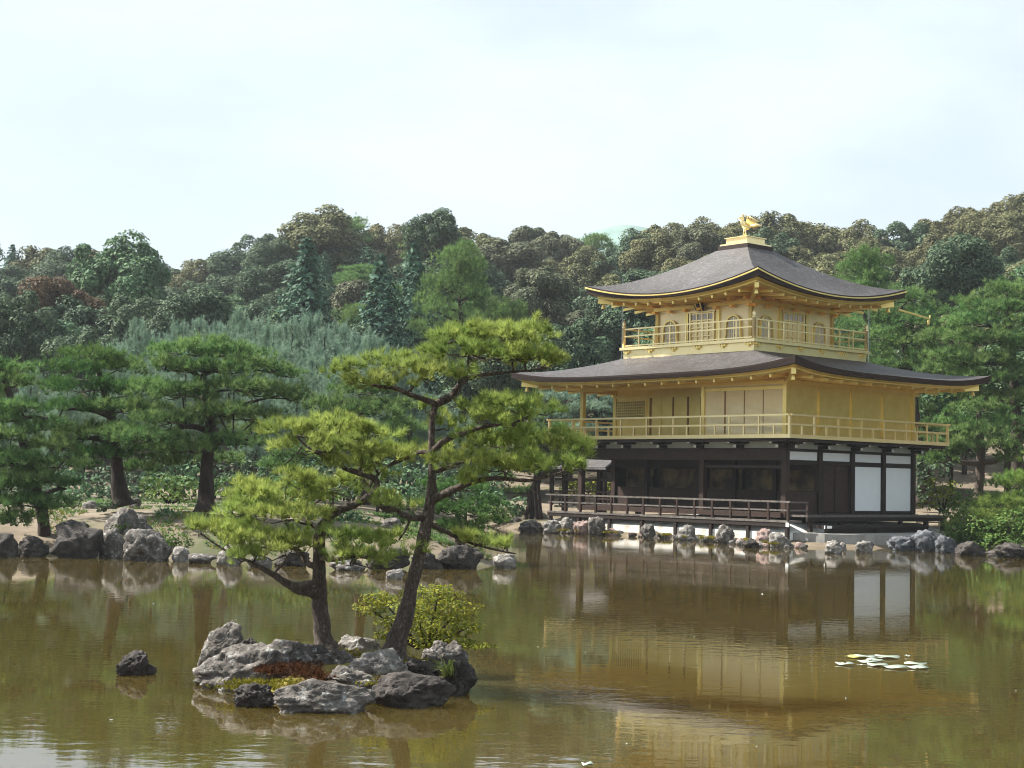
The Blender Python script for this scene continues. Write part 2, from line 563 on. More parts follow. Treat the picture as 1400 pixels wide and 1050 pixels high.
def water_mat():
    m, nt, bs, _ = new_mat('pond_water')
    N, L = nt.nodes, nt.links
    cr, nz, mp = ramp_noise(nt, 0.10, [(0.3, (0.044, 0.033, 0.009)), (0.7, (0.058, 0.042, 0.011))], 4, 0.6)
    L.new(cr.outputs['Color'], bs.inputs['Base Color'])
    bs.inputs['Roughness'].default_value = 0.025
    bs.inputs['IOR'].default_value = 1.5
    bs.inputs['Specular IOR Level'].default_value = 0.5
    bs.subsurface_method = 'BURLEY'
    bs.inputs['Subsurface Weight'].default_value = 1.0
    bs.inputs['Subsurface Radius'].default_value = (1.0, 0.8, 0.4)
    bs.inputs['Subsurface Scale'].default_value = 1.6
    tc = N.new('ShaderNodeTexCoord')
    mp1 = N.new('ShaderNodeMapping')
    mp1.inputs['Scale'].default_value = (1.0, 1.7, 1)
    L.new(tc.outputs['Object'], mp1.inputs['Vector'])
    n1 = N.new('ShaderNodeTexNoise')
    n1.inputs['Scale'].default_value = 2.6
    n1.inputs['Detail'].default_value = 3
    L.new(mp1.outputs['Vector'], n1.inputs['Vector'])
    n2 = N.new('ShaderNodeTexNoise')                        # patches where a breath of wind ruffles the pond
    n2.inputs['Scale'].default_value = 0.16
    n2.inputs['Detail'].default_value = 3
    L.new(mp1.outputs['Vector'], n2.inputs['Vector'])
    mr = N.new('ShaderNodeMapRange')
    mr.inputs['From Min'].default_value = 0.40
    mr.inputs['From Max'].default_value = 0.66
    mr.inputs['To Min'].default_value = 0.010
    mr.inputs['To Max'].default_value = 0.05
    L.new(n2.outputs['Fac'], mr.inputs['Value'])
    b = N.new('ShaderNodeBump')
    b.inputs['Distance'].default_value = 0.06
    L.new(mr.outputs['Result'], b.inputs['Strength'])
    L.new(n1.outputs['Fac'], b.inputs['Height'])
    L.new(b.outputs['Normal'], bs.inputs['Normal'])
    return m


WATER = water_mat()


def ground_mat():
    m, nt, bs, _ = new_mat('bare_earth')
    N, L = nt.nodes, nt.links
    cr, nz, mp = ramp_noise(nt, 0.7, [(0.32, (0.075, 0.056, 0.036)), (0.55, (0.155, 0.122, 0.084)), (0.75, (0.25, 0.205, 0.15))], 9, 0.65)
    cr2, nz2, _ = ramp_noise(nt, 0.23, [(0.50, (0, 0, 0)), (0.62, (1, 1, 1))], 6, 0.7)
    mx = N.new('ShaderNodeMix')
    mx.data_type = 'RGBA'
    mx.inputs[7].default_value = (0.07, 0.075, 0.03, 1)
    L.new(cr2.outputs['Color'], mx.inputs[0])
    L.new(cr.outputs['Color'], mx.inputs[6])
    L.new(mx.outputs[2], bs.inputs['Base Color'])
    bs.inputs['Roughness'].default_value = 0.95
    add_bump(nt, bs, nz.outputs['Fac'], 0.6, 0.1)
    return m


GROUND = ground_mat()

# ------------------------------------------------------------------ ground, pond, far hill
SKYLINE = [(-900, 330), (-200, 322), (0, 328), (60, 338), (120, 345), (180, 350), (215, 368), (260, 362), (300, 352), (340, 328), (370, 312), (430, 296),
           (500, 304), (545, 312), (590, 300), (640, 322), (700, 309), (760, 324), (815, 325), (850, 318), (880, 302), (960, 296), (1020, 294),
           (1080, 303), (1130, 314), (1200, 298), (1260, 312), (1300, 292), (1400, 272), (1550, 262), (2300, 270)]
SK_X, SK_Y = np.array([a for a, _ in SKYLINE], float), np.array([b for _, b in SKYLINE], float)
D_TOP = 190.0


def sky_y(px):
    return float(np.interp(px, SK_X, SK_Y))


def hill_top(px):
    return P(px, sky_y(px), D_TOP).z - 11.5


def smooth01(t):
    t = min(max(t, 0.0), 1.0)
    return t * t * (3 - 2 * t)


POND = [(-46, 4.5), (46, 4.5), (46, 50), (34, 52.5), (26, 54.2), (21, 55.4), (18.5, 56.9), (16.6, 58.1), (15, 58.7), (12, 59.0), (10.3, 59.8),
        (5.65, 65.3), (0.99, 70.7), (-0.3, 73.0), (-1.2, 74.5), (-2.5, 66), (-2.0, 55), (-0.9, 46), (-0.2, 43.0), (-0.7, 40.9), (-1.8, 40.5),
        (-3.7, 40.9), (-5.5, 42.2), (-7.3, 42.0), (-8.6, 41.5), (-10.8, 42.3), (-12.7, 42.7), (-13.8, 42.3), (-17, 41), (-24, 38), (-46, 36)]


def pond_sd(x, y):
    """distance to the shore, negative in the water (numpy arrays)"""
    dmin = np.full(x.shape, 1e9)
    inside = np.zeros(x.shape, bool)
    n = len(POND)
    for i in range(n):
        (x0, y0), (x1, y1) = POND[i], POND[(i + 1) % n]
        ex, ey = x1 - x0, y1 - y0
        t = np.clip(((x - x0) * ex + (y - y0) * ey) / (ex * ex + ey * ey), 0, 1)
        dmin = np.minimum(dmin, np.hypot(x - x0 - t * ex, y - y0 - t * ey))
        if y0 != y1:
            c = ((y0 > y) != (y1 > y)) & (x < (x1 - x0) * (y - y0) / (y1 - y0) + x0)
            inside ^= c
    return np.where(inside, -dmin, dmin)


def ground_z(x, y):
    x = np.atleast_1d(np.asarray(x, float))
    y = np.atleast_1d(np.asarray(y, float))
    d = pond_sd(x, y)
    amp = np.interp(x, [-4, 0.5, 18, 24], [1.15, 0.42, 0.42, 0.9])
    amp = np.where(y > 78, 0.9, amp)
    amp = np.where(y < 20, 0.75, amp)
    land = 0.02 + amp * (1 - np.exp(-np.maximum(d, 0) / np.interp(x, [-4, 0.5, 18, 24], [2.2, 1.0, 1.0, 2.2])))
    z = np.where(d > 0, land, np.maximum(-0.7, 0.10 + d * 0.9))
    px = 700 + F_PX * x / np.maximum(y, 10)
    top = np.array([hill_top(p) for p in px])
    t = np.clip((y - 84) / (D_TOP - 84), 0, 1)
    rise = np.where(y < D_TOP, t * t * (3 - 2 * t) * 0.55 + t * 0.45, np.clip(1 - (y - D_TOP - 25) / 400, 0, 1))
    return z + np.maximum(top, 2) * rise * (y > 84)


def gz(x, y):
    return float(ground_z(x, y)[0])


def make_ground():
    xs = np.unique(np.concatenate([np.linspace(-520, -60, 34), np.linspace(-60, -26, 18), np.arange(-26, 30, 0.5),
                                   np.linspace(30, 60, 16), np.linspace(60, 520, 34)]))
    ys = np.unique(np.concatenate([np.linspace(-110, -20, 6), np.linspace(-20, 34, 28), np.arange(34, 82, 0.5), np.linspace(82, 260, 50),
                                   np.linspace(260, 760, 24)]))
    X, Y = np.meshgrid(xs, ys)
    Z = ground_z(X.ravel(), Y.ravel())
    V = np.stack([X.ravel(), Y.ravel(), Z], 1)
    nx, ny = len(xs), len(ys)
    i = np.arange(nx * ny).reshape(ny, nx)
    Fq = np.stack([i[:-1, :-1].ravel(), i[:-1, 1:].ravel(), i[1:, 1:].ravel(), i[1:, :-1].ravel()], 1)
    o = link('ground', np_mesh('ground', V, Fq, GROUND, True))
    kind(o, 'structure')


make_ground()
wm = MB()
wm.add([(-47, 3, 0), (47, 3, 0), (47, 80, 0), (-47, 80, 0)], [(0, 1, 2, 3)])
kind(wm.build('pond_water', WATER), 'structure')


def far_hill():
    """a far wooded mountain that peeps over the skyline"""
    D = 560
    pts = [(640, 380), (720, 345), (780, 330), (812, 317), (835, 310), (862, 308), (900, 316), (960, 340), (1060, 380)]
    vs, fs = [], []
    sp = spline([(a, b) for a, b in pts], 6)
    m = len(sp)
    for j, (dd, k) in enumerate(((-130, 0.0), (-60, 0.55), (0, 1.0), (80, 0.5), (170, 0.0))):
        for a, b in sp:
            q = P(a, b, D)
            vs.append((q.x, D + dd, -5 + (q.z + 5) * k + (1.2 * noise.noise(Vector((q.x * .05, dd * .05, 0))) if 0 < k < 1 else 0)))
    for j in range(4):
        for i in range(m - 1):
            a = j * m + i
            fs.append((a, a + 1, a + 1 + m, a + m))
    b = MB()
    b.add(vs, fs)
    kind(b.build('distant_mountain', surf('far_forest', [(0.3, (0.10, 0.16, 0.15)), (0.7, (0.15, 0.22, 0.20))], 0.12, 0.9, 0, 0), None, True), 'structure')  # aerial haze is painted in as a bluish forest colour


far_hill()

# ------------------------------------------------------------------ the pavilion
YAW = 0.8614
PAV = empty('golden_pavilion', (10.84, 61.4, 0), -YAW)
thing(PAV, 'three storey golden temple pavilion with dark ground floor and curved shingle roofs', 'pavilion')
W, B, D = 11.68, 2.08, 8.44                 # plan: length of the south front, depth of the veranda bay, depth of the east front
CX, CY = W / 2, D / 2


SEPARATE = ('wall_rail', 'wall_plate', 'shutter_rail', 'rail', 'card', 'top_wall', 'lintel', 'beam', 'fishing_deck_beam', 'balcony_edge')


def part(name, mat, boxes=(), parent=PAV, smooth=False):
    """boxes as (u0,u1,v0,v1,z0,z1): u runs west from the south-east corner, v north"""
    if name in SEPARATE and len(boxes) > 1:
        for bx in boxes:
            part(name, mat, [bx], parent, smooth)
        return None
    b = MB()
    for u0, u1, v0, v1, z0, z1 in boxes:
        b.box(-u0, -u1, v0, v1, z0, z1)
    return b.build(name, mat, parent, smooth)


def eave_z(s, t, z_in, z_mid, lift, p, q):
    return z_in + (z_mid - z_in) * (1 - (1 - t) ** p) + lift * abs(s) ** q * t ** 2.2


def make_roof(iu, iv, z_in, ou, ov, z_mid, lift, p, q, name_edge=True):
    """hipped roof with upturned corners, and the layers under its eave"""
    nS, nT = 40, 16
    top = MB()
    ring_top = []
    for side in range(4):
        vs, fs = [], []
        for j in range(nT + 1):
            t = j / nT
            for i in range(nS + 1):
                s = -1 + 2 * i / nS
                hu, hv = iu + (ou - iu) * t, iv + (ov - iv) * t
                z = eave_z(s, t, z_in, z_mid, lift, p, q)
                x, y = [(s * hu, -hv), (hu, s * hv), (-s * hu, hv), (-hu, -s * hv)][side]
                vs.append((-CX + x, CY + y, z))
        for j in range(nT):
            for i in range(nS):
                a = j * (nS + 1) + i
                fs.append((a, a + nS + 1, a + nS + 2, a + 1))
        top.add(vs, fs)
        ring_top += vs[nT * (nS + 1):nT * (nS + 1) + nS]
    roof = top.build('roof', SHINGLE, PAV, True)

    def strip(name, mat, specs, parent):
        """specs: rows of (inset, drop, lift factor) swept round the eave"""
        m = MB()
        per = []
        for side in range(4):
            for i in range(nS):
                per.append((side, -1 + 2 * i / nS))
        vs, fs = [], []
        for ins, drop, lf in specs:
            for side, s in per:
                hu, hv = ou - ins, ov - ins
                z = z_mid - drop + lift * lf * abs(s) ** q
                x, y = [(s * hu, -hv), (hu, s * hv), (-s * hu, hv), (-hu, -s * hv)][side]
                vs.append((-CX + x, CY + y, z))
        n = len(per)
        for r in range(len(specs) - 1):
            for i in range(n):
                a, b2 = r * n + i, r * n + (i + 1) % n
                fs.append((a, a + n, b2 + n, b2))
        m.add(vs, fs)
        return m.build(name, mat, parent)

    strip('roof_edge', SHINGLE_EDGE, [(0.0, 0.0, 1), (0.01, 0.07, 1), (0.05, 0.19, 0.74), (0.16, 0.20, 0.72)], roof)
    return roof, strip


def make_eave(strip, wall_u, wall_v, ou, ov, z_mid, lift, q, z_wall, n_u, n_v):
    strip('eave_board', GOLD, [(0.15, 0.205, 0.71), (0.36, 0.27, 0.68), (0.37, 0.31, 0.66), (0.62, 0.37, 0.60)], PAV)
    # soffit from the eave board up to the wall head
    rise = z_wall - z_mid
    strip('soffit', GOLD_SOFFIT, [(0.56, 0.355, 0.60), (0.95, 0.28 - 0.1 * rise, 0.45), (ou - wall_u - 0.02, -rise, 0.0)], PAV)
    # exposed rafters
    m = MB()
    for side in range(4):
        n = n_u if side % 2 == 0 else n_v
        wall = (wall_u if side % 2 == 0 else wall_v)
        out = (ou if side % 2 == 0 else ov)
        dep_o, dep_w = ((ov, wall_v) if side % 2 == 0 else (ou, wall_u))
        for k in range(n + 1):
            s = -1 + 2 * k / n
            a_o, a_w = s * (out - 0.55), s * (out - 0.55)
            lim = wall
            d_w = dep_w
            if abs(a_w) > lim:
                d_w = dep_w + (abs(a_w) - lim)          # shortened against the hip
            so = a_o / out
            zo = z_mid - 0.40 + lift * 0.56 * abs(so) ** q
            zw = zo + (z_wall - 0.10 - (z_mid - 0.40)) * (dep_o - 0.36 - d_w) / max(dep_o - 0.36 - dep_w, 0.01) * 1.0
            if dep_o - 0.36 - d_w < 0.25:
                continue
            p, q2 = (a_o, -(dep_o - 0.36)), (a_w, -d_w)
            rot = [lambda a, b: (a, b), lambda a, b: (-b, a), lambda a, b: (-a, -b), lambda a, b: (b, -a)][side]
            x0, y0 = rot(*p)
            x1, y1 = rot(*q2)
            m.bar((-CX + x0, CY + y0, zo), (-CX + x1, CY + y1, zw), 0.10, 0.11)
    # hip rafters
    for sx in (-1, 1):
        for sy in (-1, 1):
            m.bar((-CX + sx * (ou - 0.38), CY + sy * (ov - 0.38), z_mid - 0.36 + lift * 0.52),
                  (-CX + sx * wall_u, CY + sy * wall_v, z_wall - 0.14), 0.18, 0.22)
    m.build('rafters', GOLD, PAV)
    for sx in (-1, 1):
        for sy in (-1, 1):
            bl = MB()
            c = (-CX + sx * (ou - 0.55), CY + sy * (ov - 0.55), z_mid - 0.36 + lift * 0.46)
            bl.lathe(c, [(0.015, -0.10), (0.05, -0.12), (0.085, -0.22), (0.10, -0.30), (0.02, -0.31)], 8)
            bl.tube([(c[0], c[1], c[2] + 0.05), (c[0], c[1], c[2] - 0.12)], 0.012, 5)
            bl.build('wind_bell', GOLD, PAV)


# --- base, ground floor
def foundation():
    m = MB()
    o, h = 1.0, 0.80
    lo = 0.30
    ring = [(-0.25, -0.25), (W + 0.25, -0.25), (W + 0.25, D + 0.25), (-0.25, D + 0.25)]
    ring2 = [(-o, -o), (W + o, -o), (W + o, D + o), (-o, D + o)]
    vs = [(-a, b, h) for a, b in ring] + [(-a, b, lo + 0.16) for a, b in ring2] + [(-a, b, -0.2) for a, b in ring2]
    fs = [(3, 2, 1, 0)]
    for i in range(4):
        j = (i + 1) % 4
        fs += [(i, j, 4 + j, 4 + i), (4 + i, 4 + j, 8 + j, 8 + i)]
    m.add(vs, fs)
    m.build('plaster_base', PLASTER_BASE, PAV)


foundation()
part('floor', BROWN_WOOD, [(0.02, W - 0.02, -0.25, D - 0.02, 1.02, 1.22)])
part('veranda_deck', DECK_WOOD, [(-1.05, W + 1.05, -1.12, -0.26, 0.86, 0.93)])
part('veranda_deck', DECK_WOOD, [(-1.12, -0.02, 0.02, 9.45, 1.07, 1.15)])
m = MB()
m.box(1.06, -W - 1.06, -1.10, -1.00, 0.70, 0.855)
m.box(1.10, 1.02, 0.03, 9.40, 0.90, 1.065)
m.box(0.1, 0.02, 0.03, 9.40, 0.90, 1.065)
m.build('deck_beam', DARK_WOOD, PAV)
for u in (-0.95, 1.0, 2.95, 4.9, 6.85, 8.8, 10.75, 12.6):
    part('deck_leg', DARK_WOOD, [(u - 0.07, u + 0.07, -1.08, -0.94, -0.1, 0.70)])
for v in (0.3, 2.2, 4.2, 6.2, 8.0, 9.25):
    part('deck_leg', DARK_WOOD, [(-1.08, -0.94, v - 0.08, v + 0.08, 0.2, 0.9)])
part('step', DARK_WOOD, [(-2.05, -1.45, 0.0, 6.7, 0.66, 0.78), (-1.98, -1.86, 0.1, 0.3, 0.3, 0.66), (-1.98, -1.86, 6.3, 6.5, 0.3, 0.66),
                         (-1.98, -1.86, 3.2, 3.4, 0.3, 0.66), (-1.93, -1.90, 0.3, 6.3, 0.44, 0.655)])
part('card', WHITE_TIP, [(-1.99, -1.95, -0.03, -0.006, 0.66, 0.78), (-2.07, -2.053, 0.02, 0.30, 0.67, 0.77)])
part('card', WHITE_TIP, [(-1.12, -0.98, -1.14, -1.105, 0.70, 0.86)])

# pier railing along the south deck and its return
rail = MB()
rail.bar((1.12, -1.05, 1.66), (-W - 1.2, -1.05, 1.66), 0.09, 0.07)
rail.bar((1.05, -1.05, 1.33), (-W - 1.05, -1.05, 1.33), 0.06, 0.06)
rail.bar((1.05, -1.0, 1.64), (1.05, 0.10, 1.64), 0.08, 0.06)
rail.bar((1.05, -1.0, 1.33), (1.05, 0.10, 1.33), 0.06, 0.06)
ro = rail.build('deck_railing', DECK_WOOD, PAV)
for k in range(15):
    u = -1.02 + k * (12.55 + 1.02) / 14
    part('railing_post', BROWN_WOOD, [(u - 0.045, u + 0.045, -1.095, -1.005, 0.93, 1.625)], ro)
part('railing_post', BROWN_WOOD, [(-1.095, -1.005, 0.05, 0.14, 0.93, 1.61)], ro)

# posts
POSTS = [(0, 0), (4.34, 0), (W, 0)] + [(0, B), (0, 4.2), (0, 6.32), (0, D)] + [(W, B), (W, 4.2), (W, 6.32), (W, D), (W * 0.2, D), (W * 0.4, D), (W * 0.6, D), (W * 0.8, D)]
for u, v in POSTS:
    part('post', DARK_WOOD if u == 0 and v > 0 else BROWN_WOOD, [(u - 0.12, u + 0.12, v - 0.12, v + 0.12, 1.0, 3.74)])
# inner wall behind the veranda bay, with dim openings over a boarded dado
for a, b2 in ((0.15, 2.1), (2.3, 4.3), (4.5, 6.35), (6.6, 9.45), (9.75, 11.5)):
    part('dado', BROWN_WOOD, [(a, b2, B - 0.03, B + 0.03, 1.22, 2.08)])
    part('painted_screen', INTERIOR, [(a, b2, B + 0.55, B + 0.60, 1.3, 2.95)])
for u in (2.2, 4.4, 6.47, 9.6):
    part('inner_post', DARK_WOOD, [(u - 0.1, u + 0.1, B - 0.1, B + 0.1, 1.22, 3.74)])
part('lintel', DARK_WOOD, [(0.12, W - 0.12, B - 0.06, B + 0.06, 2.93, 3.12), (0.12, 4.22, -0.05, 0.05, 2.95, 3.08)])
part('upper_wall_band', DARK_WOOD, [(0.12, W - 0.12, B - 0.04, B + 0.04, 3.121, 3.75)])
part('room_back', DARK_WOOD, [(0.2, W - 0.2, 4.3, 4.36, 1.2, 3.75)])
part('beam', BROWN_WOOD, [(0.121, 4.219, -0.1, 0.1, 3.28, 3.74), (4.461, W - 0.121, -0.1, 0.1, 3.28, 3.74)])
part('west_beam', DARK_WOOD, [(W - 0.1, W + 0.1, 0.121, D - 0.121, 3.28, 3.74)])
part('ceiling_boards', DARK_WOOD, [(0.1, W - 0.1, 0.1, D - 0.1, 3.76, 3.82)])
part('west_wall', DARK_WOOD, [(W - 0.04, W + 0.04, B + 0.12, D - 0.12, 1.2, 3.28)])
part('north_wall', DARK_WOOD, [(0.12, W - 0.12, D - 0.04, D + 0.04, 1.2, 3.75)])
# east front: boarded bays, a double door and white screens
part('dado', BROWN_WOOD, [(-0.03, 0.03, 0.13, B - 0.13, 1.22, 2.05)])
EV = [0, B, 4.2, 6.32, D]
for i in range(4):
    a, b2 = EV[i] + 0.122, EV[i + 1] - 0.122
    f = part('transom_panel', PLASTER, [(-0.035, 0.035, a + 0.02, b2 - 0.02, 3.31, 3.64)])
    part('rail', DARK_WOOD, [(-0.07, 0.07, a, b2, 3.65, 3.745), (-0.07, 0.07, a, b2, 3.13, 3.30)])
    if i >= 2:
        part('white_screen', PLASTER, [(-0.035, 0.035, a + 0.02, b2 - 0.02, 1.30, 3.12)])
        part('sill', DARK_WOOD, [(-0.07, 0.07, a, b2, 1.17, 1.29)])
dr = part('double_door', BROWN_WOOD, [(-0.02, 0.05, B + 0.13, 3.12, 1.24, 3.12), (-0.02, 0.05, 3.15, 4.07, 1.24, 3.12)])
part('door_batten', DARK_WOOD, [(-0.06, -0.022, B + 0.2, B + 0.28, 1.3, 3.08), (-0.06, -0.022, 3.98, 4.05, 1.3, 3.08), (-0.05, -0.022, 3.10, 3.17, 1.3, 3.1)], dr)
part('sill', DARK_WOOD, [(-0.07, 0.07, 0.13, 4.07, 1.10, 1.215)])

# bracket zone under the balcony
m = MB()
m.box(-0.13, -W + 0.13, -0.03, 0.03, 3.76, 4.06)
m.box(-0.03, 0.03, 0.13, D - 0.13, 3.76, 4.06)
m.box(-W + 0.03, -W - 0.03, 0.13, D - 0.13, 3.76, 4.06)
m.build('bracket_panel', PLASTER_GREY, PAV)


def bracket(u, v, du, dv):
    """two stepped arms reaching out under the balcony"""
    b = MB()
    t = MB()

    def seg(l0, l1, w, z0, z1, mb):
        if du:
            mb.box(-u - du * l0, -u - du * l1, v - w, v + w, z0, z1)
        else:
            mb.box(-u - w, -u + w, v + dv * l0, v + dv * l1, z0, z1)
    seg(-0.05, 0.52, 0.07, 3.76, 3.90, b)
    seg(-0.05, 0.92, 0.07, 3.93, 4.05, b)
    if du:
        b.box(-u - du * 0.30, -u - du * 0.42, v - 0.38, v + 0.38, 3.905, 3.925)
        b.box(-u - du * 0.04, -u - du * 0.16, v - 0.34, v + 0.34, 3.935, 4.055)
    else:
        b.box(-u - 0.38, -u + 0.38, v + dv * 0.30, v + dv * 0.42, 3.905, 3.925)
        b.box(-u - 0.34, -u + 0.34, v + dv * 0.04, v + dv * 0.16, 3.935, 4.055)
    seg(0.522, 0.54, 0.065, 3.77, 3.89, t)
    seg(0.922, 0.94, 0.065, 3.94, 4.045, t)
    o = b.build('bracket', DARK_WOOD, PAV)
    t2 = MB()
    t2.v, t2.f = t.v[8:], [tuple(i - 8 for i in f) for f in t.f[6:]]
    t.v, t.f = t.v[:8], t.f[:6]
    t.build('bracket_tip', WHITE_TIP, o)
    t2.build('bracket_tip', WHITE_TIP, o)


for u in (0.0, 2.17, 4.34, 6.45, 8.6, 10.2, W):
    bracket(u, 0, 0, -1)
for v in (0.0, B, 4.2, 6.32, D):
    bracket(0, v, -1, 0)
    bracket(W, v, 1, 0)
m = MB()
m.box(0.16, -W - 0.16, -0.14, 0.0, 4.062, 4.085)
m.box(0.93, 1.02, -0.98, D + 0.98, 3.99, 4.085)
m.box(-W - 0.93, -W - 1.02, -0.98, D + 0.98, 3.99, 4.085)
m.box(0.92, -W - 0.92, -1.02, -0.93, 3.99, 4.085)
m.box(0.92, -W - 0.92, D + 0.93, D + 1.02, 3.99, 4.085)
m.build('balcony_joist', DARK_WOOD, PAV)
part('balcony_floor', DARK_WOOD, [(-1.06, W + 1.06, -1.06, D + 1.06, 4.09, 4.19)])
part('balcony_edge', GOLD_PALE, [(-1.12, W + 1.12, -1.12, -1.061, 4.12, 4.27), (-1.12, W + 1.12, D + 1.061, D + 1.12, 4.12, 4.27),
                            (-1.12, -1.061, -1.06, D + 1.06, 4.12, 4.27), (W + 1.061, W + 1.12, -1.06, D + 1.06, 4.12, 4.27)])


def railing(name, u0, u1, v0, v1, zb, heights, spacing, th, over, half=True):
    """four sides of a gold balustrade; every full post is a sub-part"""
    corners = [((u0, v0), (u1, v0)), ((u0, v0), (u0, v1)), ((u1, v0), (u1, v1)), ((u0, v1), (u1, v1))]
    for (a, b), (c, d) in corners:
        m = MB()
        for hi, h in enumerate(heights):
            ex = over if hi == len(heights) - 1 else over * 0.4
            if a != c:
                m.bar((-a + ex, b, zb + h), (-c - ex, d, zb + h), th, th)
            else:
                m.bar((-a, b - ex, zb + h + 0.004), (-c, d + ex, zb + h + 0.004), th, th)
        ln = math.hypot(c - a, d - b)
        n = max(2, round(ln / spacing))
        o = m.build(name, GOLD_PALE, PAV)
        for k in range(1, 2 * n):
            if k % 2 and not half:
                continue
            f = k / (2 * n)
            u, v = a + (c - a) * f, b + (d - b) * f
            top = heights[-1] - th / 2 if k % 2 == 0 else heights[-2] - th / 2
            part('baluster', GOLD_PALE, [(u - th * 0.45, u + th * 0.45, v - th * 0.45, v + th * 0.45, zb, zb + top - 0.003)], o)
    return


railing('balcony_railing', -1.06, W + 1.06, -1.06, D + 1.06, 4.27, (0.38, 0.75), 1.5, 0.075, 0.16)
for u, v in ((-1.06, -1.06), (W + 1.06, -1.06), (-1.06, D + 1.06), (W + 1.06, D + 1.06)):
    part('railing_corner_post', GOLD_PALE, [(u - 0.05, u + 0.05, v - 0.05, v + 0.05, 4.275, 4.98)])

# --- second storey
ZW2 = 6.62
part('east_wall', GOLD, [(-0.03, 0.05, 0.1, D - 0.1, 4.2, ZW2)])
part('front_wall', GOLD_BOARD, [(0.1, 4.24, -0.03, 0.05, 4.2, ZW2)])
part('block_side_wall', GOLD, [(4.30, 4.38, 0.1, B, 4.2, ZW2)])
part('recess_wall', GOLD, [(4.4, W - 0.1, B - 0.03, B + 0.05, 4.2, ZW2)])
part('west_wall', GOLD, [(W - 0.04, W + 0.04, B + 0.1, D - 0.1, 4.2, ZW2)])
part('north_wall', GOLD, [(0.1, W - 0.1, D - 0.04, D + 0.04, 4.2, ZW2)])
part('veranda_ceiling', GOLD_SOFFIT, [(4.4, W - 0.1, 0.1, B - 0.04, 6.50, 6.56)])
for u, v in ((0, 0), (4.34, 0), (W, 0), (W, B), (0, B), (0, 4.2), (0, 6.32), (0, D), (W, D), (W, 4.2), (W, 6.32)):
    part('gilded_post', GOLD, [(u - 0.095, u + 0.095, v - 0.095, v + 0.095, 4.2, ZW2 - 0.004)])
part('wall_plate', GOLD, [(-0.14, W + 0.14, -0.14, -0.11, 6.30, 6.46), (-0.14, -0.11, -0.10, D + 0.1, 6.30, 6.46), (W + 0.11, W + 0.14, -0.1, D + 0.1, 6.30, 6.46)])
for v0, v1 in zip(EV[:-1], EV[1:]):
    part('wall_rail', GOLD, [(-0.055, -0.032, v0 + 0.11, v1 - 0.11, 4.28, 4.40), (-0.055, -0.032, v0 + 0.11, v1 - 0.11, 6.14, 6.24)])
# shutters in the front block: raised battens between four leaves
for u, w in ((1.13, 0.014), (2.12, 0.018), (3.15, 0.035)):
    part('shutter_batten', GOLD_BROWN, [(u - w, u + w, -0.045, -0.032, 4.3, 6.10)])
part('shutter_rail', GOLD, [(0.11, 4.22, -0.065, -0.046, 6.10, 6.24), (0.11, 4.22, -0.06, -0.046, 4.24, 4.34)])
# recess: lattice window, plank doors
lw = part('lattice_window', GOLD, [(9.66, 9.74, B - 0.09, B - 0.032, 4.3, 6.1), (9.75, W - 0.12, B - 0.08, B - 0.032, 5.12, 5.22), (9.75, W - 0.12, B - 0.08, B - 0.032, 6.0, 6.1)])
part('opening', BROWN_WOOD, [(9.75, W - 0.12, B - 0.04, B - 0.034, 5.225, 5.995)], lw)
m = MB()
for k in range(13):
    u = 9.82 + k * 0.14
    m.box(-u, -u - 0.045, B - 0.075, B - 0.05, 5.222, 5.998)
for k in range(6):
    z = 5.32 + k * 0.125
    m.box(-9.75, -W + 0.12, B - 0.085, B - 0.077, z, z + 0.045)
m.build('lattice', GOLD, lw)
for u, w, mt in ((9.42, 0.05, GOLD_BROWN), (8.03, 0.035, GOLD_BROWN), (7.14, 0.045, GOLD_BROWN), (6.36, 0.045, GOLD_BROWN), (8.75, 0.02, GOLD), (5.4, 0.04, GOLD_BROWN)):
    part('door_stile', mt, [(u - w, u + w, B - 0.06, B - 0.034, 4.25, 6.08)])
part('recess_lintel', GOLD, [(4.42, W - 0.12, B - 0.11, B - 0.061, 6.101, 6.22)])

R2_OU, R2_OV = CX + 2.36, CY + 2.36
roof2, strip2 = make_roof(3.68, 3.68, 7.80, R2_OU, R2_OV, 6.76, 0.42, 1.25, 4.0)
make_eave(strip2, CX, CY, R2_OU, R2_OV, 6.76, 0.42, 4.0, 6.60, 16, 13)

# --- third storey
H3 = 5.387 / 2
Z3, ZW3 = 8.23, 10.16
U0, U1, V0, V1 = CX - H3, CX + H3, CY - H3, CY + H3
part('skirt', GOLD_PALE, [(U0 - 1.07, U1 + 1.07, V0 - 1.07, V1 + 1.07, 7.66, 8.12)])
part('skirt_plate', GOLD_PALE, [(U0 - 1.20, U1 + 1.20, V0 - 1.20, V1 + 1.20, 8.121, 8.24)])
for side in range(4):
    for k in range(6):
        f = -1 + 2 * (k + 0.0) / 5
        hh = H3 + 1.07
        m = MB()
        for dx, wd, z0, z1 in ((0, 0.05, 7.94, 8.01), (0, 0.18, 8.012, 8.055), (-0.14, 0.04, 8.057, 8.10), (0, 0.04, 8.057, 8.10), (0.14, 0.04, 8.057, 8.10)):
            a = f * (hh - 0.25) + dx
            if side == 0:
                m.box(-CX + a - wd, -CX + a + wd, CY - hh - 0.09, CY - hh - 0.002, z0, z1)
            elif side == 1:
                m.box(-CX + hh + 0.002, -CX + hh + 0.09, CY + a - wd, CY + a + wd, z0, z1)
            elif side == 2:
                m.box(-CX - hh - 0.09, -CX - hh - 0.002, CY + a - wd, CY + a + wd, z0, z1)
            else:
                m.box(-CX + a - wd, -CX + a + wd, CY + hh + 0.002, CY + hh + 0.09, z0, z1)
        m.build('skirt_bracket', GOLD, PAV)
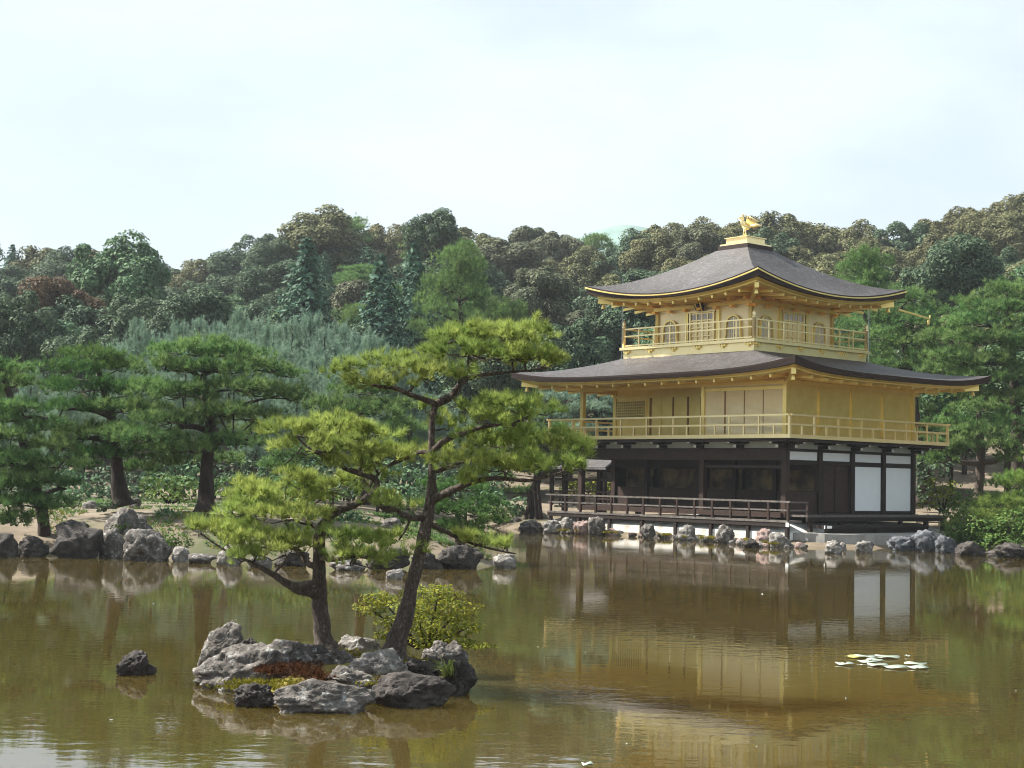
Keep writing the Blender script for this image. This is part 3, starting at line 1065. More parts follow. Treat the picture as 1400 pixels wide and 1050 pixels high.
part('top_wall', GOLD_WALL, [(U0, U1, V0, V0 + 0.08, Z3, ZW3), (U0, U1, V1 - 0.08, V1, Z3, ZW3), (U0, U0 + 0.08, V0 + 0.081, V1 - 0.081, Z3, ZW3), (U1 - 0.08, U1, V0 + 0.081, V1 - 0.081, Z3, ZW3)])
T3 = 2 * H3 / 3
for i in range(4):
    for u, v in ((U0 + i * T3, V0), (U0, V0 + i * T3), (U1, V0 + i * T3), (U0 + i * T3, V1)):
        if i in (0, 3) and v not in (V0, V1):
            continue
        part('gilded_post', GOLD, [(u - 0.085, u + 0.085, v - 0.085, v + 0.085, Z3 + 0.002, ZW3 + 0.1)])
part('wall_plate', GOLD, [(U0 - 0.15, U1 + 0.15, V0 - 0.15, V0 - 0.10, 9.86, 10.02), (U0 - 0.15, U0 - 0.10, V0 - 0.095, V1 + 0.1, 9.86, 10.02), (U1 + 0.10, U1 + 0.15, V0 - 0.095, V1 + 0.1, 9.86, 10.02)])
for f in np.linspace(-1, 1, 7):
    for sd in range(2):
        a = f * (H3 + 0.02)
        m = MB()
        for l, w2, z0, z1 in ((0.30, 0.09, 9.74, 9.85), (0.48, 0.07, 10.03, 10.14)):
            if sd == 0:
                m.box(-CX + a - w2, -CX + a + w2, V0 - l, V0 - 0.09, z0, z1)
            else:
                m.box(-U0 + 0.09, -U0 + l, CY + a - w2, CY + a + w2, z0, z1)
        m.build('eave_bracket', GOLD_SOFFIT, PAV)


def arch_outline(w, z0, z1, n=14):
    """bell-shaped temple window: straight jambs flaring a little at the foot, pointed round head"""
    pts = [(-w * 1.10, z0), (-w * 0.98, z0 + (z1 - z0) * 0.25), (-w * 0.94, z0 + (z1 - z0) * 0.62)]
    for k in range(1, n):
        a = math.pi * k / n
        pts.append((-w * 0.94 * math.cos(a), z0 + (z1 - z0) * (0.62 + 0.36 * math.sin(a) ** 0.9)))
    pts += [(w * 0.94, z0 + (z1 - z0) * 0.62), (w * 0.98, z0 + (z1 - z0) * 0.25), (w * 1.10, z0)]
    return pts


def arched_window(mapf, c):
    """mapf(a, d, z) -> local point; a along the wall, d out of it"""
    outl = arch_outline(0.44, 8.34, 9.46)
    inn = arch_outline(0.385, 8.36, 9.40)
    m = MB()
    n = len(outl)
    vs = []
    for d in (0.02, 0.13):
        vs += [mapf(c + a, d, z) for a, z in outl]
        vs += [mapf(c + a, d, z) for a, z in inn]
    fs = []
    for i in range(n - 1):
        fs += [(2 * n + i, 2 * n + i + 1, 3 * n + i + 1, 3 * n + i), (i, i + 1, 2 * n + i + 1, 2 * n + i), (n + i, 3 * n + i, 3 * n + i + 1, n + i + 1)]
    m.add(vs, fs)
    o = m.build('arched_window', GOLD, PAV)
    b = MB()
    b.prism([mapf(c + a, 0.012, z) for a, z in inn], Vector(mapf(0, 0.02, 0)) - Vector(mapf(0, 0.012, 0)))
    b.build('paper_screen', SCREEN, o)
    b = MB()
    for k in range(-3, 4):
        a = k * 0.10
        zt = 9.36 - 0.40 * (abs(a) / 0.385) ** 2.4
        wd = 0.026 if k == 0 else 0.006
        b.prism([mapf(c + a - wd, 0.03, 8.36), mapf(c + a + wd, 0.03, 8.36), mapf(c + a + wd, 0.03, zt), mapf(c + a - wd, 0.03, zt)], Vector(mapf(0, 0.05, 0)) - Vector(mapf(0, 0.03, 0)))
    for z in (8.62, 8.90, 9.18):
        hw = 0.37 if z < 9.0 else 0.30 if z < 9.2 else 0.2
        b.prism([mapf(c - hw, 0.052, z), mapf(c + hw, 0.052, z), mapf(c + hw, 0.052, z + 0.022), mapf(c - hw, 0.052, z + 0.022)], Vector(mapf(0, 0.06, 0)) - Vector(mapf(0, 0.052, 0)))
    b.build('window_bars', GOLD_PALE, o)


def panelled_door(mapf, c):
    def bx(mb, a0, a1, d0, d1, z0, z1):
        q = [mapf(c + a0, d0, z0), mapf(c + a1, d0, z0), mapf(c + a1, d0, z1), mapf(c + a0, d0, z1)]
        mb.prism(q, Vector(mapf(0, d1, 0)) - Vector(mapf(0, d0, 0)))
    m = MB()
    bx(m, -0.72, -0.64, 0.01, 0.10, 8.26, 9.66)
    bx(m, 0.64, 0.72, 0.01, 0.10, 8.26, 9.66)
    bx(m, -0.78, 0.78, 0.01, 0.11, 9.662, 9.74)
    for k in range(3):
        a = -0.32 + k * 0.32
        bx(m, a - 0.025, a + 0.025, 0.01, 0.07, 8.26, 9.66)
    for z in (8.26, 8.62, 8.98, 9.30, 9.60):
        bx(m, -0.64, 0.64, 0.01, 0.06, z, z + 0.05)
    o = m.build('panelled_door', GOLD_PALE, PAV)
    b = MB()
    for k in range(4):
        a = -0.635 + k * 0.32
        bx(b, a + 0.03, a + 0.285, 0.006, 0.02, 9.36, 9.59)
    b.build('door_lattice', SCREEN, o)
    b = MB()
    bx(b, 0.725, 0.76, 0.012, 0.04, 8.3, 9.655)
    b.build('door_jamb', BROWN_WOOD, o)


southf = lambda a, d, z: (-a, V0 - d, z)
eastf = lambda a, d, z: (-U0 + d, a, z)
for c in (4.06, 7.72):
    arched_window(southf, c)
for c in (2.42, 5.98):
    arched_window(eastf, c)
panelled_door(southf, 5.86)
panelled_door(eastf, 4.22)

# plaque hung under the front eave
m = MB()
pz, pu = 9.93, 5.85
q = [Vector((-pu - 0.28, V0 - 0.52, pz + 0.40)), Vector((-pu + 0.28, V0 - 0.52, pz + 0.40)), Vector((-pu + 0.22, V0 - 0.22, pz - 0.22)), Vector((-pu - 0.22, V0 - 0.22, pz - 0.22))]
m.prism(q, (0, 0.05, 0.02))
pq = m.build('hanging_plaque', BROWN_WOOD, PAV)
m = MB()
for f in (0.16, 0.74):
    a0, a1 = q[0].lerp(q[1], f), q[0].lerp(q[1], f + 0.12)
    b0, b1 = q[3].lerp(q[2], f), q[3].lerp(q[2], f + 0.12)
    m.prism([a0 + Vector((0, -0.02, -0.01)), a1 + Vector((0, -0.02, -0.01)), b1 + Vector((0, -0.02, -0.01)), b0 + Vector((0, -0.02, -0.01))], (0, 0.015, 0.004))
m.build('plaque_frame', GOLD, pq)

# balustrade of the top storey
railing('top_railing', U0 - 1.064, U1 + 1.064, V0 - 1.064, V1 + 1.064, 8.24, (0.08, 0.50, 0.82), 0.92, 0.055, 0.0, False)
for u, v in ((U0 - 1.064, V0 - 1.064), (U1 + 1.064, V0 - 1.064), (U0 - 1.064, V1 + 1.064), (U1 + 1.064, V1 + 1.064)):
    m = MB()
    m.lathe((-u, v, 8.244), [(0.075, 0), (0.075, 0.86), (0.095, 0.88), (0.095, 0.94), (0.06, 0.96), (0.085, 1.04), (0.07, 1.11), (0.03, 1.17), (0.008, 1.24)], 10)
    m.build('newel_post', GOLD_PALE, PAV, True)
E3 = H3 + 2.28
roof3, strip3 = make_roof(0.92, 0.92, 12.62, E3, E3, 10.33, 0.67, 1.25, 2.0)
make_eave(strip3, H3, H3, E3, E3, 10.33, 0.67, 2.0, 10.20, 12, 12)
strip3('eave_trim', GOLD, [(-0.012, 0.055, 0.99), (-0.03, 0.06, 0.985), (-0.03, 0.105, 0.975), (0.0, 0.115, 0.97)], PAV)
m = MB()
m.bar((-U0 + 2.0, V1 + 2.1, 10.12), (-U0 + 2.25, V1 + 4.1, 9.86), 0.08, 0.07)
m.lathe((-U0 + 2.25, V1 + 4.02, 9.80), [(0.03, 0), (0.06, -0.06), (0.05, -0.2), (0.03, -0.22)], 8)
m.bar((-U0 + 2.25, V1 + 4.08, 9.84), (-U0 + 2.27, V1 + 4.12, 10.02), 0.05, 0.05)
m.build('rain_spout', GOLD, PAV)

# roof crown and the phoenix
m = MB()
m.box(-CX - 0.86, -CX + 0.86, CY - 0.86, CY + 0.86, 12.60, 12.82)
m.build('crown_base', SHINGLE_EDGE, PAV)
m = MB()
m.box(-CX - 0.80, -CX + 0.80, CY - 0.80, CY + 0.80, 12.822, 12.90)
m.box(-CX - 0.60, -CX + 0.60, CY - 0.60, CY + 0.60, 12.902, 13.16)
m.box(-CX - 0.66, -CX + 0.66, CY - 0.66, CY + 0.66, 13.162, 13.20)
m.box(-CX - 0.24, -CX + 0.24, CY - 0.24, CY + 0.24, 13.202, 13.30)
m.build('crown_pedestal', GOLD_PALE, PAV)


def phoenix():
    fx = Vector((math.cos(math.radians(200) + YAW), math.sin(math.radians(200) + YAW), 0))   # the way it faces
    sd = Vector((-fx.y, fx.x, 0))
    o = Vector((-CX, CY, 13.30))
    up = Vector((0, 0, 1))

    def L(f, s, z):
        return o + fx * f + sd * s + up * z
    m = MB()
    # body, neck and head in one skin
    path = spline([(-0.24, 0.46, 0.05), (-0.14, 0.42, 0.12), (0.0, 0.44, 0.155), (0.12, 0.52, 0.12), (0.19, 0.62, 0.075), (0.19, 0.72, 0.06), (0.17, 0.78, 0.075), (0.22, 0.82, 0.072), (0.29, 0.81, 0.035), (0.37, 0.79, 0.008)], 5)
    m.tube([L(a, 0, z) for a, z, _ in path], [r for _, _, r in path], 12)
    for s in (-1, 1):
        m.tube([L(0.02, s * 0.07, 0.36), L(0.05, s * 0.08, 0.18), L(0.0, s * 0.08, 0.0)], [0.05, 0.025, 0.022], 6)
        for k in (-1, 0, 1):
            m.tube([L(0.0, s * 0.08, 0.015), L(0.09, s * 0.08 + 0.05 * k, 0.012)], [0.016, 0.008], 5)
    for k, a in enumerate((0.0, 0.05, 0.10)):
        m.tube([L(0.22 - a * 0.4, 0, 0.87), L(0.17 - a, 0, 0.98 - a * 0.3), L(0.10 - a, 0, 0.97 - a)], [0.018, 0.014, 0.005], 5)
    ph = m.build('phoenix_figure', GOLD_PALE, PAV, True)
    for s in (-1, 1):
        w = MB()
        for k in range(7):
            f = k / 6
            root = L(0.06 - 0.16 * f, s * 0.13, 0.52 - 0.04 * f)
            tip = L(0.10 - 0.55 * f, s * (0.50 - 0.05 * f), 0.86 - 0.22 * f)
            mid = root.lerp(tip, 0.55) + up * 0.05
            w.tube([root, mid, tip], [0.035, 0.055, 0.012], 6)
        w.build('wing', GOLD_PALE, ph, True)
    t = MB()
    for k in range(9):
        f = (k - 4) / 4
        root = L(-0.20, f * 0.05, 0.46)
        mid = L(-0.42, f * 0.20, 0.50 + 0.10 * (1 - abs(f)))
        tip = L(-0.70 + 0.10 * abs(f), f * 0.36, 0.44 + 0.12 * (1 - abs(f)))
        t.tube([root, mid, tip], [0.025, 0.055, 0.03], 6)
    t.build('tail', GOLD_PALE, ph, True)


phoenix()

# fishing deck built out to the west
m = MB()
for u, v in ((13.2, 2.6), (15.6, 2.6), (13.2, 5.2), (15.6, 5.2)):
    part('fishing_deck_post', DARK_WOOD, [(u - 0.11, u + 0.11, v - 0.11, v + 0.11, -0.4, 3.0)])
part('fishing_deck_floor', DECK_WOOD, [(W + 0.05, 15.9, 2.2, 5.6, 1.02, 1.12)])
part('fishing_deck_beam', DARK_WOOD, [(W + 0.15, 15.9, 2.5, 2.7, 2.75, 2.98), (W + 0.15, 15.9, 5.1, 5.3, 2.75, 2.98), (W + 0.15, 15.9, 2.2, 2.3, 2.30, 2.42)])
m = MB()
for sgn, v0 in ((1, 1.7), (-1, 6.1)):
    vs, fs = [], []
    for th in (0, -0.10):
        for i in range(9):
            t = i / 8
            for u in (W + 0.15, 16.4):
                vs.append((-u, v0 + sgn * 2.2 * t, 2.95 + 1.15 * (0.75 * t + 0.25 * t * t) + th))
    for i in range(8):
        a = i * 2
        fs += [(a, a + 1, a + 3, a + 2), (18 + a, 18 + a + 2, 18 + a + 3, 18 + a + 1), (a, a + 2, 20 + a, 18 + a), (a + 1, 19 + a, 21 + a, a + 3)]
    fs.append((0, 18, 19, 1))
    m.add(vs, fs)
m.build('fishing_deck_roof', SHINGLE, PAV)
m = MB()
m.bar((-W - 0.1, 2.25, 1.80), (-16.0, 2.25, 1.80), 0.07, 0.06)
m.bar((-W - 0.1, 2.25, 1.48), (-16.0, 2.25, 1.48), 0.05, 0.05)
m.bar((-15.85, 2.25, 1.80), (-15.85, 5.5, 1.80), 0.07, 0.06)
m.bar((-W - 0.1, 5.5, 1.80), (-16.0, 5.5, 1.80), 0.07, 0.06)
for k in range(9):
    u = W + 0.4 + k * 0.5
    m.box(-u - 0.03, -u + 0.03, 2.22, 2.28, 1.12, 1.77)
    m.box(-u - 0.03, -u + 0.03, 5.47, 5.53, 1.12, 1.77)
m.build('fishing_deck_railing', BROWN_WOOD, PAV)

# paved terrace in front of the east side
tb = MB()
poly = [(10.9, 60.2), (12.0, 59.35), (15.0, 59.0), (16.6, 58.7), (18.3, 58.6), (22, 63.0), (24.5, 70), (18, 75), (12, 64)]
tb.prism([(x, y, -0.3) for x, y in poly], (0, 0, 0.78))
kind(tb.build('terrace_pavement', CONCRETE), 'structure')

# ------------------------------------------------------------------ plants: shared makers


def unit(a):
    return a / np.maximum(np.linalg.norm(a, axis=1, keepdims=True), 1e-9)


def tufts(C, Nn, k, length, width, spread, rng, tint=None):
    """k needles fanned round the direction Nn at every point of C: triangles"""
    n = len(C)
    C2 = np.repeat(C, k, 0)
    D2 = unit(np.repeat(Nn, k, 0) + rng.normal(0, spread, (n * k, 3)))
    ln = length * rng.uniform(0.7, 1.15, (n * k, 1))
    sidev = unit(np.cross(D2, rng.normal(0, 1, (n * k, 3))))
    base = C2 + D2 * ln * 0.08
    a, b, c = base - sidev * width, base + sidev * width, C2 + D2 * ln
    V = np.stack([a, b, c], 1).reshape(-1, 3)
    Fc = np.arange(n * k * 3).reshape(-1, 3)
    if tint is None:
        tint = rng.uniform(0, 1, n)
    t = np.clip(np.repeat(tint, k) + rng.normal(0, 0.10, n * k), 0, 1)
    return V, Fc, np.repeat(t, 3)


def leaves(C, Nn, ln, wd, rng):
    """one diamond-shaped leaf or spray at every point"""
    n = len(C)
    Nn = unit(Nn)
    d = unit(np.cross(Nn, rng.normal(0, 1, (n, 3))))
    s = np.cross(Nn, d)
    l = ln * rng.uniform(0.6, 1.25, (n, 1))
    w = wd * rng.uniform(0.6, 1.25, (n, 1))
    V = np.stack([C - d * l, C + s * w - Nn * w * 0.15, C + d * l, C - s * w - Nn * w * 0.15], 1).reshape(-1, 3)
    return V, np.arange(n * 4).reshape(-1, 4)


def pad_points(rng, n, a, b, h, lumps=3):
    """points over a flat cloud-like pad of half sizes a, b and height h, with an uneven outline"""
    th = rng.uniform(0, 2 * np.pi, n)
    r = np.sqrt(rng.uniform(0, 1, n))
    ph = rng.uniform(0, 6.28, 4)
    R = 1 + 0.16 * np.sin(2 * th + ph[0]) + 0.13 * np.sin(lumps * th + ph[1]) + 0.10 * np.sin((2 * lumps + 1) * th + ph[2])
    x, y = a * r * R * np.cos(th), b * r * R * np.sin(th)
    dome = np.sqrt(np.clip(1 - r * r, 0, 1))
    lump = 0.25 * np.sin(x / a * 5 + ph[3]) * np.sin(y / b * 5 + ph[0])
    z = h * (dome * rng.uniform(0.15, 1.0, n) ** 0.6 + lump - 0.25)
    Nn = np.stack([0.55 * x / a, 0.55 * y / b, 1.0 + 0 * x], 1)
    return np.stack([x, y, z], 1), unit(Nn)


def join(parts):
    Vs, Fs, Ts, o = [], [], [], 0
    for p in parts:
        Vs.append(p[0]); Fs.append(p[1] + o); o += len(p[0])
        if len(p) > 2:
            Ts.append(p[2])
    return np.concatenate(Vs), np.concatenate(Fs), (np.concatenate(Ts) if Ts else None)


def pixel_limb(pts, depth):
    """pts rows (px, py, depth offset, thickness in pixels) -> list of points and radii"""
    sp = spline(pts, 7)
    out, rad = [], []
    for px, py, dd, th in sp:
        d = depth + dd
        out.append(P(px, py, d))
        rad.append(max(th, 0.6) / 2 / F_PX * d)
    return out, rad


def pixel_pine(name, label, group, depth, trunk, limbs, pads, bark, needle, spec, cat='pine tree', wob=0.22):
    """a pine modelled limb by limb. pads rows (px, py, half width px, half height px, depth offset)"""
    tp, tr = pixel_limb(trunk, depth)
    base = tp[0].copy()
    root = empty(name, base)
    thing(root, label, cat, group)

    def bring(o):
        o.matrix_parent_inverse = Matrix.Translation(-base)
        return o
    m = MB()
    tr2 = list(tr)
    for i in range(min(6, len(tr2))):                          # root flare
        tr2[i] *= 1 + 0.55 * (1 - i / 6) ** 2
    m.tube(tp, tr2, 14, True, wob)
    bring(m.build('trunk', bark, root, True))
    joints = list(tp[len(tp) // 3:])
    for lp in limbs:
        q, rr = pixel_limb(lp, depth)
        m = MB()
        m.tube(q, rr, 9, True, wob)
        bring(m.build('branch', bark, root, True))
        joints += q
    J = np.array([tuple(j) for j in joints])
    tw = MB()
    for px, py, hw, hh, dd in pads:
        d = depth + dd
        c = P(px, py, d)
        gr = spec.get('grow', 1.0)
        a, h = hw * gr / F_PX * d, hh * spec.get('thick', 1.15) * gr / F_PX * d
        b = a * spec.get('deep', 0.75)
        area = a * b
        ncl = max(5, int(spec['clumps'] * area))
        cp, cn = pad_points(RNG, ncl, a, b, h)
        Cw = cp + np.array(c)
        k = spec['per']
        C = np.repeat(Cw, k, 0) + RNG.normal(0, spec['cl'], (ncl * k, 3)) * np.array([1, 1, 0.6])
        Nn = unit(np.repeat(cn, k, 0) + RNG.normal(0, 0.35, (ncl * k, 3)))
        tint = np.clip(np.repeat(RNG.uniform(0.1, 0.9, ncl), k) + RNG.normal(0, 0.12, ncl * k), 0, 1)
        V, Fc, T = tufts(C, Nn, spec['k'], spec['len'], spec['wid'], spec['spread'], RNG, tint)
        V = V - np.array(base)
        link('needle_pad', np_mesh('needle_pad', V, Fc, needle, False, T), root)
        # twigs from the nearest limb into the pad
        j0 = J[np.argmin(((J - np.array([c.x, c.y, c.z - h * 0.4])) ** 2).sum(1))]
        hub = Vector((c.x, c.y, c.z - h * 0.30))
        r0 = spec['twig']
        st = Vector(j0)
        if (hub - st).length > 0.02:
            mid = st.lerp(hub, 0.5) + Vector((0, 0, -0.06 * (hub - st).length + RNG.normal(0, .01)))
            tw.tube(spline([tuple(st), tuple(mid), tuple(hub)], 4), [r0 * 1.5 - r0 * 0.08 * i for i in range(9)], 5, True, 0.2)
        for i in range(0, ncl, spec.get('twstep', 2)):
            e = Vector(Cw[i]) - Vector((0, 0, 0.02))
            st2 = hub.lerp(e, RNG.uniform(0.0, 0.25))
            mid = st2.lerp(e, 0.55) + Vector((RNG.normal(0, .05) * a, RNG.normal(0, .05) * a, -0.22 * h - 0.02))
            tw.tube([st2, mid, e], [r0 * 0.8, r0 * 0.55, r0 * 0.28], 4, False)
    bring(tw.build('twigs', bark, root))
    return root


# ------------------------------------------------------------------ the two pines on the islet
FINE = dict(grow=1.14, clumps=158, per=5, cl=0.050, k=34, len=0.112, wid=0.0030, spread=0.42, twig=0.011, deep=0.72, twstep=4)
pixel_pine(
    'islet_pine', 'tall leaning pine on the islet, reaching in front of the pavilion eave', None, 17.3,
    [(536, 899, 0, 32), (543, 873, 0, 28), (556, 833, 0, 22), (563, 800, 0, 19), (575, 753, 0, 18), (585, 703, 0, 16), (590, 673, 0, 14), (590, 640, 0, 9.5), (590, 605, 0, 9),
     (591, 575, 0, 8.5), (597, 552, 0, 8), (612, 541, .02, 7)],
    [[(597, 552, 0, 11), (618, 541, .05, 10), (633, 521, .1, 8), (650, 514, .2, 7), (680, 510, .3, 5), (718, 507, .4, 3), (750, 503, .45, 2)],
     [(596, 552, 0, 10), (580, 546, -.05, 8), (562, 540, -.15, 7), (540, 531, -.25, 6), (512, 527, -.35, 4), (480, 518, -.4, 2)],
     [(633, 521, .1, 7), (640, 505, .1, 6), (652, 490, .2, 5), (660, 475, .2, 3)],
     [(591, 618, 0, 9), (602, 607, -.1, 9), (618, 597, -.2, 8), (637, 592, -.25, 6), (660, 584, -.3, 5), (700, 578, -.4, 3)],
     [(589, 684, 0, 13), (604, 677, -.1, 12), (624, 668, -.2, 10), (645, 659, -.3, 8), (680, 654, -.4, 6), (724, 657, -.5, 4), (770, 645, -.6, 3)],
     [(581, 708, 0, 10), (565, 708, -.1, 9), (550, 703, -.2, 8), (540, 695, -.25, 5), (523, 693, -.3, 3)],
     [(584, 715, 0, 8), (610, 727, .2, 6), (640, 741, .3, 4), (680, 752, .4, 3), (705, 757, .45, 2)],
     [(591, 620, 0, 7), (575, 618, .15, 6), (556, 626, .3, 5), (530, 638, .4, 3)],
     [(590, 645, 0, 8), (610, 640, .2, 6), (640, 630, .4, 4), (690, 620, .6, 3)]],
    [(672, 462, 66, 17, .15), (718, 455, 36, 11, .3), (628, 463, 34, 12, .05), (640, 482, 44, 13, -.15), (700, 486, 58, 14, .3), (738, 497, 36, 11, .45),
     (490, 508, 34, 13, -.4), (540, 499, 46, 15, -.15), (575, 512, 36, 12, -.3), (520, 524, 42, 9, -.5), (628, 509, 28, 9, -.3), (598, 490, 26, 10, .1),
     (690, 556, 46, 14, -.4), (730, 560, 30, 11, -.3), (660, 576, 34, 11, -.5), (640, 560, 26, 9, .1), (705, 577, 30, 9, -.2),
     (660, 604, 42, 15, -.1), (715, 606, 56, 19, .1), (770, 612, 44, 17, -.3), (640, 634, 48, 18, -.35), (690, 640, 46, 16, -.5), (745, 636, 48, 15, -.5),
     (795, 620, 24, 10, -.5), (630, 660, 26, 10, -.5), (610, 618, 24, 11, .2), (586, 560, 18, 10, .2), (606, 583, 16, 8, .15),
     (556, 624, 24, 9, .35), (532, 688, 20, 9, -.3), (660, 741, 26, 8, .35), (692, 747, 22, 9, .45), (625, 735, 15, 6, .2)],
    BARK, NEEDLE_YEL, FINE)
pixel_pine(
    'islet_pine', 'shorter pine with a forked crooked trunk on the rocky islet, left of the tall one', None, 17.5,
    [(444, 888, 0, 29), (441, 865, 0, 25), (438, 831, 0, 22), (437, 800, 0, 20), (436, 765, 0, 18), (437, 728, 0, 15), (447, 710, .05, 13)],
    [[(437, 735, 0, 14), (449, 708, 0, 13), (465, 697, -.05, 12), (486, 689, -.1, 11), (505, 678, -.1, 10), (514, 668, -.1, 9), (513, 655, -.1, 8), (500, 650, -.15, 7),
      (477, 643, -.2, 6), (455, 630, -.25, 4), (430, 618, -.3, 3)],
     [(437, 815, 0, 19), (428, 809, -.1, 17), (412, 807, -.2, 14), (398, 801, -.25, 12), (384, 792, -.3, 10), (368, 782, -.35, 8), (349, 772, -.4, 5), (325, 760, -.45, 3)],
     [(398, 801, -.25, 8), (410, 800, -.35, 9), (424, 797, -.35, 8), (432, 793, -.3, 5)],
     [(436, 775, 0, 11), (420, 770, .1, 9), (412, 757, .15, 8), (398, 748, .2, 5), (370, 740, .25, 3)],
     [(514, 672, -.1, 9), (520, 690, -.05, 8), (530, 698, 0, 7), (542, 697, 0, 5), (560, 712, .1, 3)],
     [(437, 728, 0, 8), (425, 715, .1, 6), (405, 705, .2, 5), (380, 695, .25, 4), (345, 690, .3, 2)],
     [(436, 762, 0, 8), (455, 765, -.2, 7), (480, 762, -.3, 5), (510, 762, -.35, 3)],
     [(452, 884, .05, 20), (449, 893, -.2, 16), (438, 903, -.45, 12), (424, 912, -.7, 6)],
     [(500, 683, -.1, 7), (505, 665, .1, 6), (520, 645, .2, 4), (540, 630, .25, 3)]],
    [(405, 591, 44, 14, -.25), (455, 586, 48, 15, -.1), (500, 598, 40, 15, 0), (450, 612, 60, 14, -.4), (510, 626, 46, 17, .1), (540, 618, 28, 12, .25), (470, 636, 34, 11, -.3),
     (425, 660, 44, 14, .1), (350, 672, 36, 13, .2), (385, 680, 48, 17, 0), (345, 696, 40, 13, -.05), (400, 705, 46, 14, -.2), (455, 668, 36, 12, .25), (500, 650, 26, 11, .2),
     (300, 722, 42, 13, -.2), (275, 726, 22, 9, -.3), (335, 730, 30, 12, -.1),
     (355, 742, 46, 16, -.4), (395, 752, 44, 17, -.45), (340, 762, 32, 12, -.5), (410, 735, 30, 11, .1),
     (470, 738, 34, 13, -.35), (505, 745, 44, 17, -.3), (530, 758, 26, 13, -.2), (480, 765, 40, 12, -.4), (540, 690, 20, 11, .1), (545, 735, 20, 9, .1)],
    BARK, NEEDLE_YEL, FINE)

# ------------------------------------------------------------------ rocks


def rock(name, label, x0, x1, ytop, ybase, depth=None, mat=ROCK, seed=0, deep=0.8, z_base=0.0, flat=9, group=None, tilt=0.0, sub=4, rough=1.0, cat='rock'):
    """a boulder filling x0..x1, ytop..ybase of the picture, standing at its own distance"""
    cx = (x0 + x1) / 2
    if depth is None:
        depth = on_level(cx, ybase, z_base).y
    base = P(cx, ybase, depth)
    a = (x1 - x0) / 2 / F_PX * depth
    hgt = (ybase - ytop) / F_PX * depth
    b = a * deep
    base.y += b * 0.55
    sink = hgt * 0.35
    rg = random.Random(seed * 7 + int(x0))
    import bmesh
    bm = bmesh.new()
    bmesh.ops.create_icosphere(bm, subdivisions=sub if sub < 4 or depth > 30 else 5, radius=1.0)
    planes = []
    for _ in range(flat):
        n = Vector((rg.gauss(0, 1), rg.gauss(0, 1), rg.gauss(0.1, 0.7))).normalized()
        planes.append((n, rg.uniform(0.60, 0.88)))
    off = Vector((rg.uniform(-50, 50), rg.uniform(-50, 50), rg.uniform(-50, 50)))
    for v in bm.verts:
        p = v.co.copy()
        p += p * 0.22 * noise.noise(p * 1.3 + off)
        for n, d in planes:
            e = p.dot(n) - d
            if e > 0:
                p -= n * e * 0.88
        q = p * 2.6 + off
        p += p.normalized() * rough * (0.17 * noise.noise(q) + 0.11 * noise.noise(q * 2.3) - 0.16 * abs(noise.noise(q * 2.9 + off)) - 0.10 * abs(noise.noise(q * 6.1)) + 0.03 * noise.noise(q * 13))
        v.co = p
    zs = [v.co.z for v in bm.verts]
    xs = [v.co.x for v in bm.verts]
    zmin, zmax, xmin, xmax = min(zs), max(zs), min(xs), max(xs)
    ct, st = math.cos(tilt), math.sin(tilt)
    for v in bm.verts:
        x = ((v.co.x - xmin) / (xmax - xmin) * 2 - 1) * a
        z = (v.co.z - zmin) / (zmax - zmin) * (hgt + sink) - sink
        z += st * x
        v.co = Vector((x, v.co.y * b, z))
    me = bpy.data.meshes.new(name)
    bm.to_mesh(me)
    bm.free()
    me.polygons.foreach_set('use_smooth', np.ones(len(me.polygons), dtype=bool))
    me.materials.append(mat)
    o = link(name, me)
    o.location = base
    return thing(o, label, cat, group)


